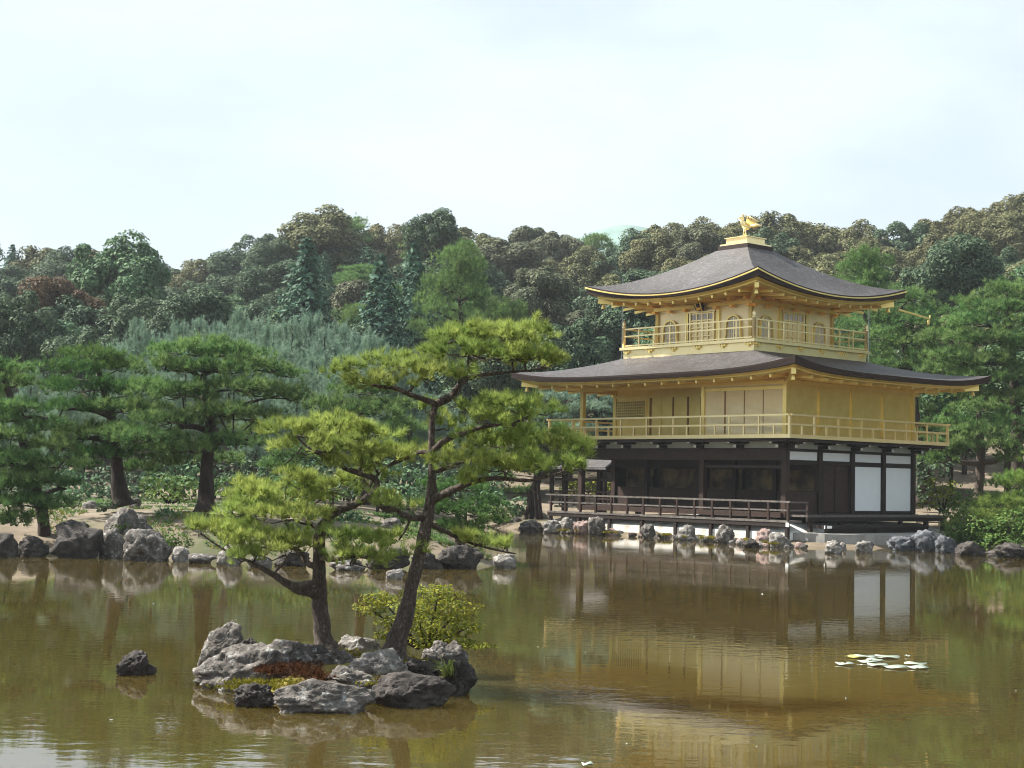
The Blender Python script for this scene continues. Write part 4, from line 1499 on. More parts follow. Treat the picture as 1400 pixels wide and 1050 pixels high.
# islet and the stone beside it
for args, kw in [
    (('boulder', 'upright grey block of rock at the back left of the islet', 265, 338, 850, 918, 18.4, ROCK), dict(seed=3, flat=14, deep=0.7, z_base=0.2, rough=0.55)),
    (('boulder', 'small dark stone leaning on the upright block of the islet', 322, 352, 872, 905, 18.3, ROCK_DARK), dict(seed=5, deep=0.9)),
    (('boulder', 'long pale slab sloping into the pond at the left end of the islet', 256, 420, 880, 948, 16.75, ROCK), dict(seed=8, flat=6, deep=0.55, tilt=0.16)),
    (('boulder', 'broad rough rock at the foot of the shorter islet pine', 335, 470, 876, 930, 17.05, ROCK), dict(seed=11, deep=0.5, flat=8)),
    (('boulder', 'low dark rock at the front of the islet, left of the wide pale one', 315, 380, 934, 967, None, ROCK_DARK), dict(seed=13, flat=8)),
    (('boulder', 'wide rough rock in the middle of the islet front', 372, 512, 929, 974, None, ROCK), dict(seed=17, flat=13, deep=0.55, rough=0.7)),
    (('boulder', 'long dark rock at the front right of the islet', 498, 622, 921, 968, None, ROCK_DARK), dict(seed=19, flat=13, deep=0.6, rough=0.6)),
    (('boulder', 'mauve grey rock in front of the tall islet pine', 468, 560, 888, 942, 16.6, ROCK_PALE), dict(seed=23, flat=8, deep=0.7)),
    (('boulder', 'tan rock between the two islet pine trunks', 458, 518, 870, 902, 18.4, ROCK_PALE), dict(seed=29, deep=0.8)),
    (('boulder', 'pale rock right of the tall pine trunk on the islet', 572, 640, 878, 938, 17.4, ROCK), dict(seed=31, flat=7, deep=0.7)),
    (('boulder', 'rounded dark rock at the right tip of the islet', 598, 652, 902, 952, None, ROCK_DARK), dict(seed=37, deep=0.9)),
    (('boulder', 'brown grey rock behind the moss on the islet', 424, 490, 886, 922, 16.9, ROCK), dict(seed=38, deep=0.7, flat=8)),
    (('boulder', 'low craggy rock between the front middle rock and the mauve grey rock', 436, 520, 912, 948, 16.15, ROCK), dict(seed=39, deep=0.6, flat=8)),
    (('boulder', 'small mossy rock between the mauve grey rock and the right tip of the islet', 540, 600, 900, 940, 16.7, ROCK_DARK), dict(seed=40, deep=0.7, flat=8)),
    (('boulder', 'dark lump of rock standing alone in the water left of the islet', 157, 203, 891, 924, None, ROCK_DARK), dict(seed=41, flat=6, deep=0.9)),
    (('stone', 'small dark stone touching the lone rock in the water', 190, 214, 908, 922, None, ROCK_DARK), dict(seed=43, sub=3)),
]:
    rock(*args, **kw)


def islet():
    """soil of the islet, held by its ring of rocks"""
    vs, fs = [], []
    c = Vector((-1.75, 17.1, 0))
    nr, na = 14, 56
    for i in range(nr + 1):
        r = i / nr
        for k in range(na):
            an = 2 * math.pi * k / na
            R = 1 + 0.1 * math.sin(3 * an + 1) + 0.06 * math.sin(5 * an)
            x, y = c.x + 1.33 * r * R * math.cos(an), c.y + 1.35 * r * R * math.sin(an)
            z = 0.29 * (1 - r ** 2.2) - 0.12 * r ** 3 + 0.05 * noise.noise(Vector((x * 3, y * 3, 1)))
            vs.append((x, y, z))
    for i in range(nr):
        for k in range(na):
            a, b = i * na + k, i * na + (k + 1) % na
            fs.append((a, a + na, b + na, b))
    m = MB()
    m.add(vs, fs)
    soil = surf('islet_soil', [(0.30, (0.045, 0.022, 0.010)), (0.46, (0.10, 0.055, 0.02)), (0.56, (0.16, 0.13, 0.02)), (0.72, (0.22, 0.19, 0.035))], 3.2, 0.95, 0, 1.0, 0.05)
    kind(m.build('islet_ground', soil, None, True), 'structure')


islet()


def tuft_patch(name, spots, n, ln, wd, mat, spread, rng, z=0.40):
    """low moss and grass too fine to count"""
    Cs = []
    for px, py, hw, hd, d in spots:
        c = P(px, py, d)
        a = hw / F_PX * d
        k = int(n * a * hd * 4)
        p = np.stack([c.x + rng.normal(0, a * 0.5, k), c.y + rng.normal(0, hd * 0.5, k), np.full(k, c.z) + rng.normal(0, 0.012, k)], 1)
        Cs.append(p)
    C = np.concatenate(Cs)
    V, Fc, T = tufts(C, np.tile([0, 0, 1.0], (len(C), 1)), 9, ln, wd, spread, rng)
    o = link(name, np_mesh(name, V, Fc, mat, False, T))
    return kind(o, 'stuff')


NEEDLE_MOSS = leaf_mat('moss_tips', (0.12, 0.11, 0.012), (0.32, 0.27, 0.035), 0.25, True)
NEEDLE_RUST = leaf_mat('russet_tips', (0.035, 0.014, 0.008), (0.11, 0.042, 0.018), 0.25, True)
tuft_patch('yellow_moss', [(345, 934, 36, .22, 16.25), (372, 942, 30, .16, 16.0), (405, 934, 30, .16, 16.2), (315, 940, 20, .15, 16.2), (425, 942, 24, .12, 16.0), (510, 934, 30, .14, 16.15), (540, 930, 26, .14, 16.2), (455, 892, 26, .25, 17.4), (505, 896, 24, .2, 17.3), (560, 905, 24, .25, 17.2), (575, 915, 20, .2, 17.0), (478, 905, 20, .15, 17.1)],
           900, 0.035, 0.004, NEEDLE_MOSS, 0.6, RNG)
tuft_patch('russet_ground_cover', [(395, 912, 34, .25, 16.6), (415, 920, 30, .2, 16.4), (440, 926, 26, .15, 16.3), (372, 918, 22, .16, 16.5), (520, 932, 20, .12, 16.3)],
           800, 0.055, 0.004, NEEDLE_RUST, 0.8, RNG)

# grass tuft at the right tip of the islet
C = np.tile(np.array(P(612, 925, 16.6)), (10, 1)) + RNG.normal(0, 0.035, (10, 3)) * [1, 1, 0.3]
m = MB()
for k in range(70):
    b0 = Vector(C[k % 10])
    an, ln = RNG.uniform(0, 6.28), RNG.uniform(0.2, 0.36)
    dx = Vector((math.cos(an), math.sin(an), 0))
    h = RNG.uniform(0.45, 1.0)
    p1 = b0 + dx * ln * 0.28 + Vector((0, 0, ln * 0.62 * h))
    p2 = b0 + dx * ln * 0.75 + Vector((0, 0, ln * 0.62 * h))
    s = Vector((-dx.y, dx.x, 0)) * 0.005
    m.add([b0 - s, b0 + s, p1 + s, p1 - s, p2], [(0, 1, 2, 3), (3, 2, 4)])
thing(m.build('grass_tuft', GRASS_BLADE), 'arching tuft of grass among the rocks at the right tip of the islet', 'grass')


def shrub(name, label, blobs, depth, mat, n, ln, wd, group=None, stems=True, cat='shrub', upright=0.5):
    """a shrub of leaf-bearing clumps. blobs rows (px, py, half width px, half height px, depth offset)"""
    xs = [b[0] for b in blobs]
    ybot = max(b[1] + b[3] for b in blobs)
    c0 = P(sum(xs) / len(xs), ybot, depth)
    root = empty(name, c0)
    thing(root, label, cat, group)
    Ps, st = [], MB()
    for px, py, hw, hh, dd in blobs:
        d = depth + dd
        c = P(px, py, d)
        a, h = hw / F_PX * d, hh / F_PX * d
        k = max(12, int(n * a * (h + 0.5 * a)))
        dirs = unit(RNG.normal(0, 1, (k, 3)))
        rr = RNG.uniform(0.45, 1.0, (k, 1)) ** 0.6
        wv = 1 + 0.25 * np.sin(dirs[:, :1] * 6 + px) * np.sin(dirs[:, 2:] * 5 + py)
        C = dirs * rr * wv * np.array([a, a * 0.85, h])
        Nn = unit(dirs * 0.8 + RNG.normal(0, 0.5, (k, 3)) + np.array([0, 0, upright]))
        V, Fc = leaves(C + np.array(c - c0), Nn, ln, wd, RNG)
        Ps.append((V, Fc))
        e = c - c0
        st.tube([(e.x * 0.15, e.y * 0.15, 0.0), (e.x * 0.6, e.y * 0.6, e.z * 0.6), tuple(e)], [0.012 + 0.0006 * depth, 0.009 + 0.0004 * depth, 0.004], 5)
    V, Fc, _ = join(Ps)
    link('foliage', np_mesh('foliage', V, Fc, mat), root)
    if stems:
        st.build('stems', BARK_DARK, root)
    return root


shrub('islet_shrub', 'lime green feathery shrub behind the tall pine trunk on the islet',
      [(600, 812, 34, 14, 0), (570, 832, 38, 16, -.1), (625, 835, 34, 16, .1), (520, 818, 30, 10, .2), (505, 832, 24, 10, .15), (600, 855, 44, 16, 0), (640, 858, 24, 10, -.1), (540, 850, 30, 10, .1),
       (525, 868, 16, 7, 0), (585, 875, 30, 12, -.1), (650, 882, 28, 5, -.2), (625, 876, 26, 9, -.1)],
      18.4, LEAF_LIME, 4800, 0.030, 0.014, upright=0.9)

# ------------------------------------------------------------------ garden pines, rocks and shrubs of the left shore
GARDEN = dict(thick=0.85, clumps=42, per=5, cl=0.13, k=20, len=0.23, wid=0.0095, spread=0.46, twig=0.022, deep=0.85, twstep=7)
pixel_pine(
    'garden_pine', 'broad dark garden pine in flat layers beside the stone lantern', None, 46.5,
    [(281, 700, 0, 22), (282, 660, 0, 19), (285, 620, 0, 17), (287, 580, 0, 15), (284, 545, 0, 12), (278, 515, 0, 9), (285, 490, 0, 6)],
    [[(286, 590, 0, 10), (260, 583, -.8, 7), (220, 590, -1.5, 4), (180, 597, -2, 2)], [(286, 575, 0, 10), (310, 560, .8, 7), (350, 548, 1.2, 4), (385, 540, 1.4, 2)],
     [(284, 545, 0, 8), (255, 540, .8, 6), (215, 540, 1, 3)], [(280, 520, 0, 7), (255, 505, -.5, 5), (225, 498, -.8, 3)], [(283, 510, 0, 7), (320, 500, .5, 5), (365, 500, .7, 3)],
     [(286, 610, 0, 9), (315, 600, -1, 6), (340, 602, -1.6, 3)]],
    [(255, 482, 50, 13, -.3), (315, 484, 50, 13, .4), (285, 474, 44, 9, 0), (225, 502, 46, 14, -.8), (350, 503, 44, 14, .7), (385, 512, 26, 10, .8), (290, 505, 55, 14, -.6),
     (205, 530, 44, 16, .3), (250, 540, 52, 16, -1.0), (320, 530, 56, 16, -1.0), (370, 540, 44, 18, .8), (400, 545, 24, 12, 1.0), (185, 560, 44, 16, -.3),
     (235, 575, 52, 17, -1.4), (300, 565, 50, 15, -1.5), (350, 570, 46, 15, -.2), (165, 592, 30, 13, -1.6), (205, 600, 50, 15, -1.8), (255, 615, 50, 14, -1.5),
     (320, 605, 44, 13, -1.5), (240, 632, 36, 10, -1.2), (345, 590, 30, 12, .8), (300, 630, 30, 9, .9)],
    BARK_DARK, NEEDLE_MID, GARDEN)
pixel_pine(
    'garden_pine', 'layered garden pine, second from the left on the left shore', None, 47.5,
    [(168, 692, 0, 26), (163, 665, 0, 20), (160, 635, 0, 17), (156, 600, 0, 15), (150, 560, 0, 12), (140, 525, 0, 9), (130, 495, 0, 6)],
    [[(158, 610, 0, 9), (130, 600, -.8, 6), (95, 600, -1.4, 3)], [(152, 570, 0, 8), (120, 560, -.6, 5), (85, 560, -1, 3)], [(158, 600, 0, 9), (190, 590, .8, 5), (215, 590, 1.2, 3)],
     [(140, 525, 0, 7), (110, 520, .5, 4), (80, 522, .6, 2)]],
    [(130, 487, 42, 12, 0), (100, 505, 38, 13, -.4), (160, 503, 40, 13, .3), (85, 530, 32, 13, .2), (130, 530, 46, 15, -.8), (180, 535, 40, 14, .5), (95, 557, 38, 14, -.9),
     (150, 560, 40, 13, -1.2), (75, 580, 26, 12, -.6), (120, 592, 44, 15, -1.3), (85, 612, 34, 12, -1.3), (170, 590, 36, 13, -1.3), (140, 622, 40, 13, -1.4), (200, 612, 34, 12, .8), (185, 640, 30, 10, .9), (105, 635, 26, 9, -.8)],
    BARK_DARK, NEEDLE_DARK, GARDEN)
pixel_pine(
    'garden_pine', 'garden pine at the left edge with boughs low over the shore rocks', None, 43.8,
    [(60, 752, 0, 20), (60, 720, 0, 17), (52, 680, 0, 16), (40, 630, 0, 14), (25, 580, 0, 12), (10, 530, 0, 9), (0, 500, 0, 6)],
    [[(52, 680, 0, 10), (75, 670, -.5, 6), (90, 668, -.8, 3)], [(40, 640, 0, 9), (70, 628, -.6, 6), (95, 625, -1, 3)], [(40, 640, 0, 9), (15, 635, -.6, 6), (-15, 640, -1, 4)],
     [(22, 575, 0, 8), (45, 570, -.5, 5), (65, 572, -.8, 3)], [(50, 670, 0, 9), (25, 680, -.8, 6), (-10, 690, -1.2, 4)]],
    [(0, 505, 40, 13, 0), (25, 522, 34, 12, .2), (-30, 535, 40, 14, 0), (30, 560, 40, 14, -.5), (-10, 570, 46, 15, -.6), (60, 585, 34, 12, -.4), (15, 598, 46, 15, -.9), (70, 612, 34, 13, -.9),
     (25, 630, 46, 14, -1.2), (80, 636, 30, 12, -1.1), (-20, 625, 44, 15, -1), (40, 655, 46, 14, -1.2), (85, 664, 28, 11, -.9), (0, 665, 46, 14, -1.4), (30, 688, 50, 14, -1.3), (75, 690, 24, 9, -.9), (-20, 700, 40, 13, -1.2), (20, 712, 40, 9, -1.0)],
    BARK_DARK, NEEDLE_MID, GARDEN)
pixel_pine(
    'garden_pine', 'rounded dark green pine half hidden behind the two islet pines', None, 49,
    [(498, 690, 0, 16), (497, 640, 0, 14), (495, 590, 0, 11), (492, 550, 0, 7)],
    [[(496, 600, 0, 8), (460, 590, -.6, 5), (430, 588, -1, 3)], [(496, 600, 0, 8), (530, 590, -.6, 5), (560, 590, -1, 3)]],
    [(492, 535, 46, 16, 0), (455, 556, 38, 15, -.5), (530, 556, 40, 15, -.3), (492, 565, 50, 16, -1), (440, 585, 36, 14, -1), (545, 585, 34, 14, -1), (500, 595, 46, 15, -1.4), (560, 612, 26, 12, -.8), (440, 612, 30, 12, -.6),
     (410, 625, 36, 12, .2), (380, 640, 30, 12, .4), (520, 622, 40, 12, -1.2)],
    BARK_DARK, NEEDLE_MID, GARDEN)
pixel_pine(
    'garden_pine', 'low dark clipped pine behind the rocks at the tip of the left shore', None, 42.6,
    [(628, 758, 0, 14), (628, 735, 0, 12), (626, 710, 0, 9), (628, 685, 0, 6)],
    [[(628, 725, 0, 6), (605, 718, -.3, 4), (590, 715, -.4, 2)], [(628, 725, 0, 6), (650, 718, -.3, 4), (668, 712, -.4, 2)]],
    [(630, 668, 38, 13, 0), (603, 690, 28, 13, -.1), (655, 688, 30, 13, -.1), (630, 700, 40, 13, -.5), (600, 718, 26, 10, -.4), (662, 712, 26, 11, -.3), (630, 725, 34, 10, -.5), (590, 665, 20, 10, .3), (560, 690, 20, 10, .5)],
    BARK_DARK, NEEDLE_DARK, dict(GARDEN, clumps=60, len=0.16, cl=0.10))

for args, kw in [
    (('boulder', 'tall dark rounded boulder right of the pine trunk on the left shore', 66, 138, 711, 763, None, ROCK_DARK), dict(seed=51, flat=8, deep=0.7)),
    (('boulder', 'large pale boulder on the left shore, highest of the cluster under the second pine', 135, 206, 693, 742, 43.6, ROCK), dict(seed=53, flat=7, deep=0.8, z_base=0.4)),
    (('boulder', 'rugged pale rock at the water in front of the highest boulder of the left shore', 164, 232, 723, 767, None, ROCK), dict(seed=55, flat=8, deep=0.7)),
    (('boulder', 'mossy upright rock wedged below the highest boulder of the left shore', 132, 172, 722, 763, None, ROCK), dict(seed=57, flat=7, deep=0.7)),
    (('boulder', 'low dark boulder left of the pine trunk at the left shore', 18, 64, 733, 761, None, ROCK_DARK), dict(seed=59, deep=0.8)),
    (('boulder', 'dark rock cut by the left edge of the photo', -30, 22, 728, 762, None, ROCK_DARK), dict(seed=61, deep=0.8)),
    (('boulder', 'squat rock under the boughs of the pine at the left edge', 10, 42, 742, 764, 41.5, ROCK_PALE), dict(seed=62, deep=0.9)),
    (('stone', 'square cut pale stone standing at the water right of the shrub on the left shore', 233, 259, 747, 768, None, ROCK_PALE), dict(seed=63, flat=12, sub=3, deep=0.9)),
    (('stone', 'low flat grey stone between two square pale stones of the left shore', 257, 297, 757, 770, None, ROCK), dict(seed=65, sub=3)),
    (('stone', 'pale angular stone at the water just left of the foliage of the shorter islet pine', 294, 330, 744, 773, None, ROCK_PALE), dict(seed=67, flat=12, deep=0.8)),
    (('boulder', 'grey shore rock behind the lower branches of the shorter islet pine', 336, 372, 758, 776, None, ROCK), dict(seed=69)),
    (('boulder', 'dark shore rock seen between the branch and the trunk of the shorter islet pine', 372, 424, 752, 774, None, ROCK_DARK), dict(seed=71)),
    (('boulder', 'grey shore rock just right of the trunk of the shorter islet pine', 448, 500, 762, 780, None, ROCK), dict(seed=73)),
    (('boulder', 'broad dark rock on the shore between the two islet pine trunks', 498, 560, 748, 778, None, ROCK_DARK), dict(seed=75, deep=0.6)),
    (('stone', 'small white stone in the water left of the tall pine trunk', 527, 553, 778, 792, None, ROCK_PALE), dict(seed=77, sub=3)),
    (('boulder', 'dark rock behind the trunk of the tall islet pine', 560, 606, 752, 778, None, ROCK_DARK), dict(seed=79, deep=0.7)),
    (('boulder', 'dark wedge of rock at the shore tip, right of the tall pine trunk', 596, 661, 744, 778, None, ROCK_DARK), dict(seed=81, flat=6, deep=0.7)),
    (('boulder', 'whitish rock alone in the water off the tip of the left shore', 673, 707, 757, 777, None, ROCK_PALE), dict(seed=83, flat=9, deep=0.9)),
    (('boulder', 'grey rock standing on the bank between the trunks of the islet pines', 512, 548, 708, 734, 45.0, ROCK), dict(seed=85, z_base=1.0)),
    (('stone', 'white stone lying on the bare ground left of the second pine trunk', 110, 132, 684, 698, 49, ROCK_PALE), dict(seed=87, sub=3)),
    (('stone', 'grey stone lying right of the second pine trunk', 174, 192, 680, 694, 49.5, ROCK), dict(seed=88, sub=3)),
]:
    rock(*args, **kw)


def lantern():
    c = P(309, 699, 47.5)
    c.z = gz(c.x, c.y)
    root = empty('stone_lantern', c)
    thing(root, 'small dark stone lantern standing right of the broad garden pine', 'stone lantern')
    m = MB(); m.lathe((0, 0, 0), [(0.22, -0.1), (0.22, 0.06), (0.17, 0.10), (0.11, 0.12)], 6); m.build('base', STONE, root)
    m = MB(); m.lathe((0, 0, 0.12), [(0.10, 0), (0.085, 0.12), (0.10, 0.14), (0.085, 0.16), (0.10, 0.30)], 12); m.build('shaft', STONE, root, True)
    m = MB(); m.lathe((0, 0, 0.42), [(0.10, 0), (0.19, 0.05), (0.19, 0.08)], 6); m.build('platform', STONE, root)
    m = MB()
    for k in range(6):
        a0 = 2 * math.pi * k / 6
        m.box(0.115 * math.cos(a0) - 0.025, 0.115 * math.cos(a0) + 0.025, 0.115 * math.sin(a0) - 0.025, 0.115 * math.sin(a0) + 0.025, 0.50, 0.66)
    m.lathe((0, 0, 0.50), [(0.07, 0), (0.07, 0.16)], 6)
    m.build('fire_box', STONE, root)
    m = MB(); m.lathe((0, 0, 0.66), [(0.12, 0), (0.26, 0.0), (0.27, 0.03), (0.17, 0.09), (0.06, 0.15), (0.05, 0.17)], 6); m.build('cap', STONE, root)
    m = MB(); m.lathe((0, 0, 0.83), [(0.04, 0), (0.065, 0.05), (0.05, 0.10), (0.01, 0.15)], 10); m.build('finial', STONE, root, True)


lantern()
ORD2 = ['first', 'second', 'third', 'fourth', 'fifth', 'sixth', 'seventh', 'eighth', 'ninth', 'tenth']
shrub('shrub', 'leafy green shrub spilling over the rocks of the left shore', [(215, 744, 26, 12, 0), (240, 738, 24, 12, .4), (200, 756, 16, 8, -.3), (258, 748, 14, 8, .2)], 42.2, LEAF_SHRUB, 1000, 0.055, 0.035)
shrub('shrub', 'small tuft of leaves growing on the pale boulder of the left shore', [(160, 722, 12, 6, 0), (152, 730, 9, 5, 0), (172, 718, 8, 4, 0)], 42.6, LEAF_SHRUB, 1200, 0.04, 0.025)
shrub('shrub', 'dark mound of leaves at the foot of the second pine trunk', [(148, 690, 16, 7, 0), (138, 695, 10, 4, -.2)], 47, LEAF_DARK, 1100, 0.05, 0.035)
shrub('shrub', 'bright clipped shrub behind the shore, left of the broad pine trunk', [(205, 662, 18, 12, 0), (232, 660, 20, 13, .3), (256, 664, 18, 12, 0), (220, 676, 28, 10, -.3), (252, 680, 20, 8, -.2)], 53, LEAF_SHRUB, 420, 0.08, 0.045)
shrub('shrub', 'bright shrub behind the stone lantern', [(300, 662, 18, 12, 0), (325, 660, 20, 13, .3), (345, 668, 16, 10, 0), (318, 676, 26, 9, -.3)], 53.5, LEAF_SHRUB, 420, 0.08, 0.045)
shrub('shrub', 'pale green shrub under the boughs of the second pine', [(100, 688, 10, 7, 0), (85, 700, 12, 8, .2), (112, 680, 9, 6, .4)], 50, LEAF_GREY, 500, 0.07, 0.04)
shrub('shrub', 'mid green shrub behind the shorter islet pine', [(385, 664, 26, 14, 0), (420, 668, 28, 15, .4), (452, 676, 22, 12, 0), (400, 686, 32, 10, -.4)], 52, LEAF_SHRUB, 420, 0.08, 0.05)
shrub('shrub', 'low green shrub on the bank right of the tall pine trunk', [(560, 735, 24, 9, 0), (590, 740, 16, 8, 0)], 43, LEAF_SHRUB, 700, 0.06, 0.04)
shrub('shrub', 'shadowy undergrowth behind the left edge pine', [(15, 700, 40, 14, 0), (-30, 690, 40, 18, 0), (70, 690, 26, 10, .5), (50, 672, 34, 14, 1.5)], 51, LEAF_DARK, 260, 0.10, 0.06)

for i, (px, py, hw, hh, d, mt) in enumerate([(20, 655, 50, 22, 58, LEAF_DARK), (95, 662, 44, 20, 60, LEAF_GREEN), (170, 655, 44, 22, 61, LEAF_DARK), (240, 642, 46, 22, 60, LEAF_GREEN), (330, 640, 46, 24, 61, LEAF_DARK),
                                             (400, 645, 46, 24, 60, LEAF_GREEN), (470, 650, 46, 24, 58, LEAF_DARK), (540, 655, 44, 24, 57, LEAF_GREEN), (600, 655, 40, 26, 60, LEAF_DARK), (660, 660, 34, 24, 66, LEAF_GREEN)]):
    shrub('shrub', ['dark', 'green'][mt is LEAF_GREEN] + ' undergrowth bush, ' + ORD2[i] + ' from the left under the thicket', [(px - hw * .5, py, hw * .6, hh, 0), (px + hw * .5, py + 3, hw * .6, hh * .9, .4), (px, py + hh * .8, hw, hh * .6, -.6), (px, py - hh * .6, hw * .5, hh * .6, .5)], d, mt, 230, 0.11, 0.065)

for lab, px, py, hw, hh, d, mt in [
    ('low bright shrub behind the lower boughs of the shorter islet pine', 350, 690, 30, 14, 48.5, LEAF_SHRUB), ('mid green bush on the bank behind the shorter islet pine trunk', 415, 700, 34, 14, 47.5, LEAF_SHRUB),
    ('low green bush on the bank between the islet pine trunks', 475, 708, 30, 12, 46.5, LEAF_GREEN), ('green bush on the bank just left of the tall pine trunk', 545, 700, 26, 14, 48, LEAF_SHRUB),
    ('green bush on the bank right of the low clipped pine', 680, 702, 26, 12, 74, LEAF_SHRUB), ('ground hugging shrub beside the stone lantern', 335, 708, 24, 7, 46, LEAF_SHRUB),
    ('ground hugging shrub left of the stone lantern', 228, 700, 18, 5, 47, LEAF_GREEN)]:
    shrub('shrub', lab, [(px - hw * .4, py, hw * .6, hh, 0), (px + hw * .4, py + 2, hw * .6, hh * .85, .3), (px, py - hh * .5, hw * .5, hh * .7, .3), (px, py + hh * .6, hw * .9, hh * .5, -.3)], d, mt, 520, 0.075, 0.045)

def bank_cover(name, n, px0, px1, d0, d1, mat, ln, wd):
    """grass and ground cover on the left bank"""
    px, dd = RNG.uniform(px0, px1, n), RNG.uniform(d0, d1, n)
    x = (px - 700) / F_PX * dd
    keep = np.array([noise.noise(Vector((a * 0.55, b * 0.55, 3.0))) > 0.02 for a, b in zip(x, dd)]) & (pond_sd(x, dd) > 0.15)
    x, dd = x[keep], dd[keep]
    C = np.stack([x, dd, ground_z(x, dd)], 1)
    V, Fc, T = tufts(C, np.tile([0, 0, 1.0], (len(C), 1)), 7, ln, wd, 0.7, RNG)
    kind(link(name, np_mesh(name, V, Fc, mat, False, T)), 'stuff')


bank_cover('bank_grass', 9000, -60, 690, 41.0, 62.0, NEEDLE_MID, 0.13, 0.012)
bank_cover('bank_moss', 6000, -60, 690, 41.0, 50.0, NEEDLE_MOSS, 0.06, 0.012)

# ------------------------------------------------------------------ stones along the pavilion's shore
K = 0
ORD = ['first', 'second', 'third', 'fourth', 'fifth', 'sixth', 'seventh', 'eighth', 'ninth', 'tenth', 'eleventh', 'twelfth', 'thirteenth', 'fourteenth']
for lab, x0, x1, yt, yb, mt, fl in [
    ('round grey boulder at the left end of the row below the pavilion deck', 709, 744, 711, 727, ROCK, 5),
    ('low mossy rock beside the round boulder at the left end of the deck', 741, 768, 711, 729, ROCK_PALE, 8),
    ('tall whitish stone near the left end of the row below the deck', 765, 785, 707, 729, ROCK_PALE, 9),
    ('tan stone right of the tall whitish stone below the deck', 783, 806, 711, 731, ROCK_PINK, 9),
    ('grey stone with a sharp crest under the second deck leg', 803, 829, 706, 732, ROCK, 9),
    ('square upright grey stone below the deck', 876, 897, 716, 736, ROCK, 11),
    ('squat pale stone with a dark right side below the deck', 924, 952, 717, 739, ROCK_PALE, 9),
    ('steep dark grey boulder below the middle of the deck', 978, 1005, 717, 743, ROCK, 6),
    ('low black rock half sunk below the deck', 1016, 1040, 736, 749, ROCK_DARK, 6),
    ('reddish boulder near the corner of the deck', 1033, 1064, 722, 747, ROCK_PINK, 7),
    ('pale broken rock under the corner post of the deck', 1052, 1082, 728, 749, ROCK_PALE, 9),
    ('white rock in the water before the paved terrace', 1128, 1154, 738, 757, ROCK_PALE, 9),
    ('pointed tip of white rock beside the white rock before the terrace', 1148, 1158, 741, 752, ROCK_PALE, 6),
    ('tan mossy stone in the water before the paved terrace', 1169, 1196, 739, 756, ROCK_PALE, 10),
    ('dark low rock at the right end of the terrace', 1216, 1262, 733, 753, ROCK_BLUE, 8),
    ('bluish boulder at the right end of the terrace, tallest there', 1248, 1288, 724, 754, ROCK_BLUE, 7),
    ('bluish rock between the terrace boulder and the waterside bushes', 1280, 1312, 731, 756, ROCK_BLUE, 7),
    ('dark rock under the waterside bushes at the right', 1308, 1352, 740, 760, ROCK_DARK, 7),
    ('dark rock at the right edge of the photo under the bushes', 1352, 1412, 742, 763, ROCK_DARK, 7),
]:
    K += 1
    rock('boulder', lab, x0, x1, yt, yb, None, mt, seed=100 + K, flat=fl, deep=0.8, sub=4)
for i in range(90):
    f = (i + 0.5) / 90
    px = 745 + f * 355 + rnd.uniform(-3, 3)
    yb = float(np.interp(px, [745, 828, 900, 1000, 1040, 1100], [727, 731, 735, 742.5, 747, 749.5])) + rnd.uniform(-0.6, 1.2)
    w = rnd.uniform(3.0, 9.0)
    rock('stone', 'fist sized stone in the line of small stones at the waterline below the deck', px - w, px + w, yb - w * rnd.uniform(0.8, 1.3), yb, None,
         rnd.choice([ROCK_PALE, ROCK, ROCK_DARK, ROCK_PINK]), seed=200 + i, sub=2, group='small stones at the waterline below the deck')
SPOTS = []
for i in range(26):
    px = rnd.uniform(745, 1080)
    yb = float(np.interp(px, [745, 828, 900, 1000, 1080], [726, 730, 733, 740, 747])) - rnd.uniform(0, 3)
    SPOTS.append((px, yb - 1, rnd.uniform(3, 9), 0.10, on_level(px, yb, 0.12).y))
tuft_patch('shore_moss', SPOTS, 700, 0.09, 0.008, NEEDLE_MOSS, 0.6, RNG)

# ------------------------------------------------------------------ right of the pavilion
shrub('shrub', 'wide dark green bush overhanging the water at the right edge', [(1340, 722, 40, 18, 0), (1385, 715, 40, 22, .3), (1312, 728, 22, 12, -.2), (1420, 725, 40, 20, 0), (1360, 740, 40, 12, -.5)], 58.2, LEAF_SHRUB, 420, 0.085, 0.045)
shrub('shrub', 'loose yellow green sapling beside the end of the veranda deck', [(1276, 660, 14, 8, 0), (1300, 664, 14, 8, .2), (1290, 676, 24, 9, 0), (1272, 690, 18, 8, 0), (1305, 690, 20, 10, .2)], 70, LEAF_LIME, 260, 0.10, 0.05)
shrub('shrub', 'bushy green shrub behind the sapling at the right', [(1330, 684, 34, 16, 0), (1365, 692, 34, 16, .5), (1310, 700, 28, 14, -.5), (1350, 704, 38, 12, -.8), (1400, 690, 34, 18, .3)], 66, LEAF_SHRUB, 300, 0.10, 0.05)
shrub('shrub', 'shadowy bush behind the end of the veranda', [(1262, 668, 14, 20, 0), (1258, 640, 12, 18, .5), (1285, 640, 20, 16, 1)], 77, LEAF_DARK, 220, 0.14, 0.08)
GARDEN_FAR = dict(GARDEN, clumps=17, per=6, cl=0.2, len=0.30, wid=0.014, twig=0.03)
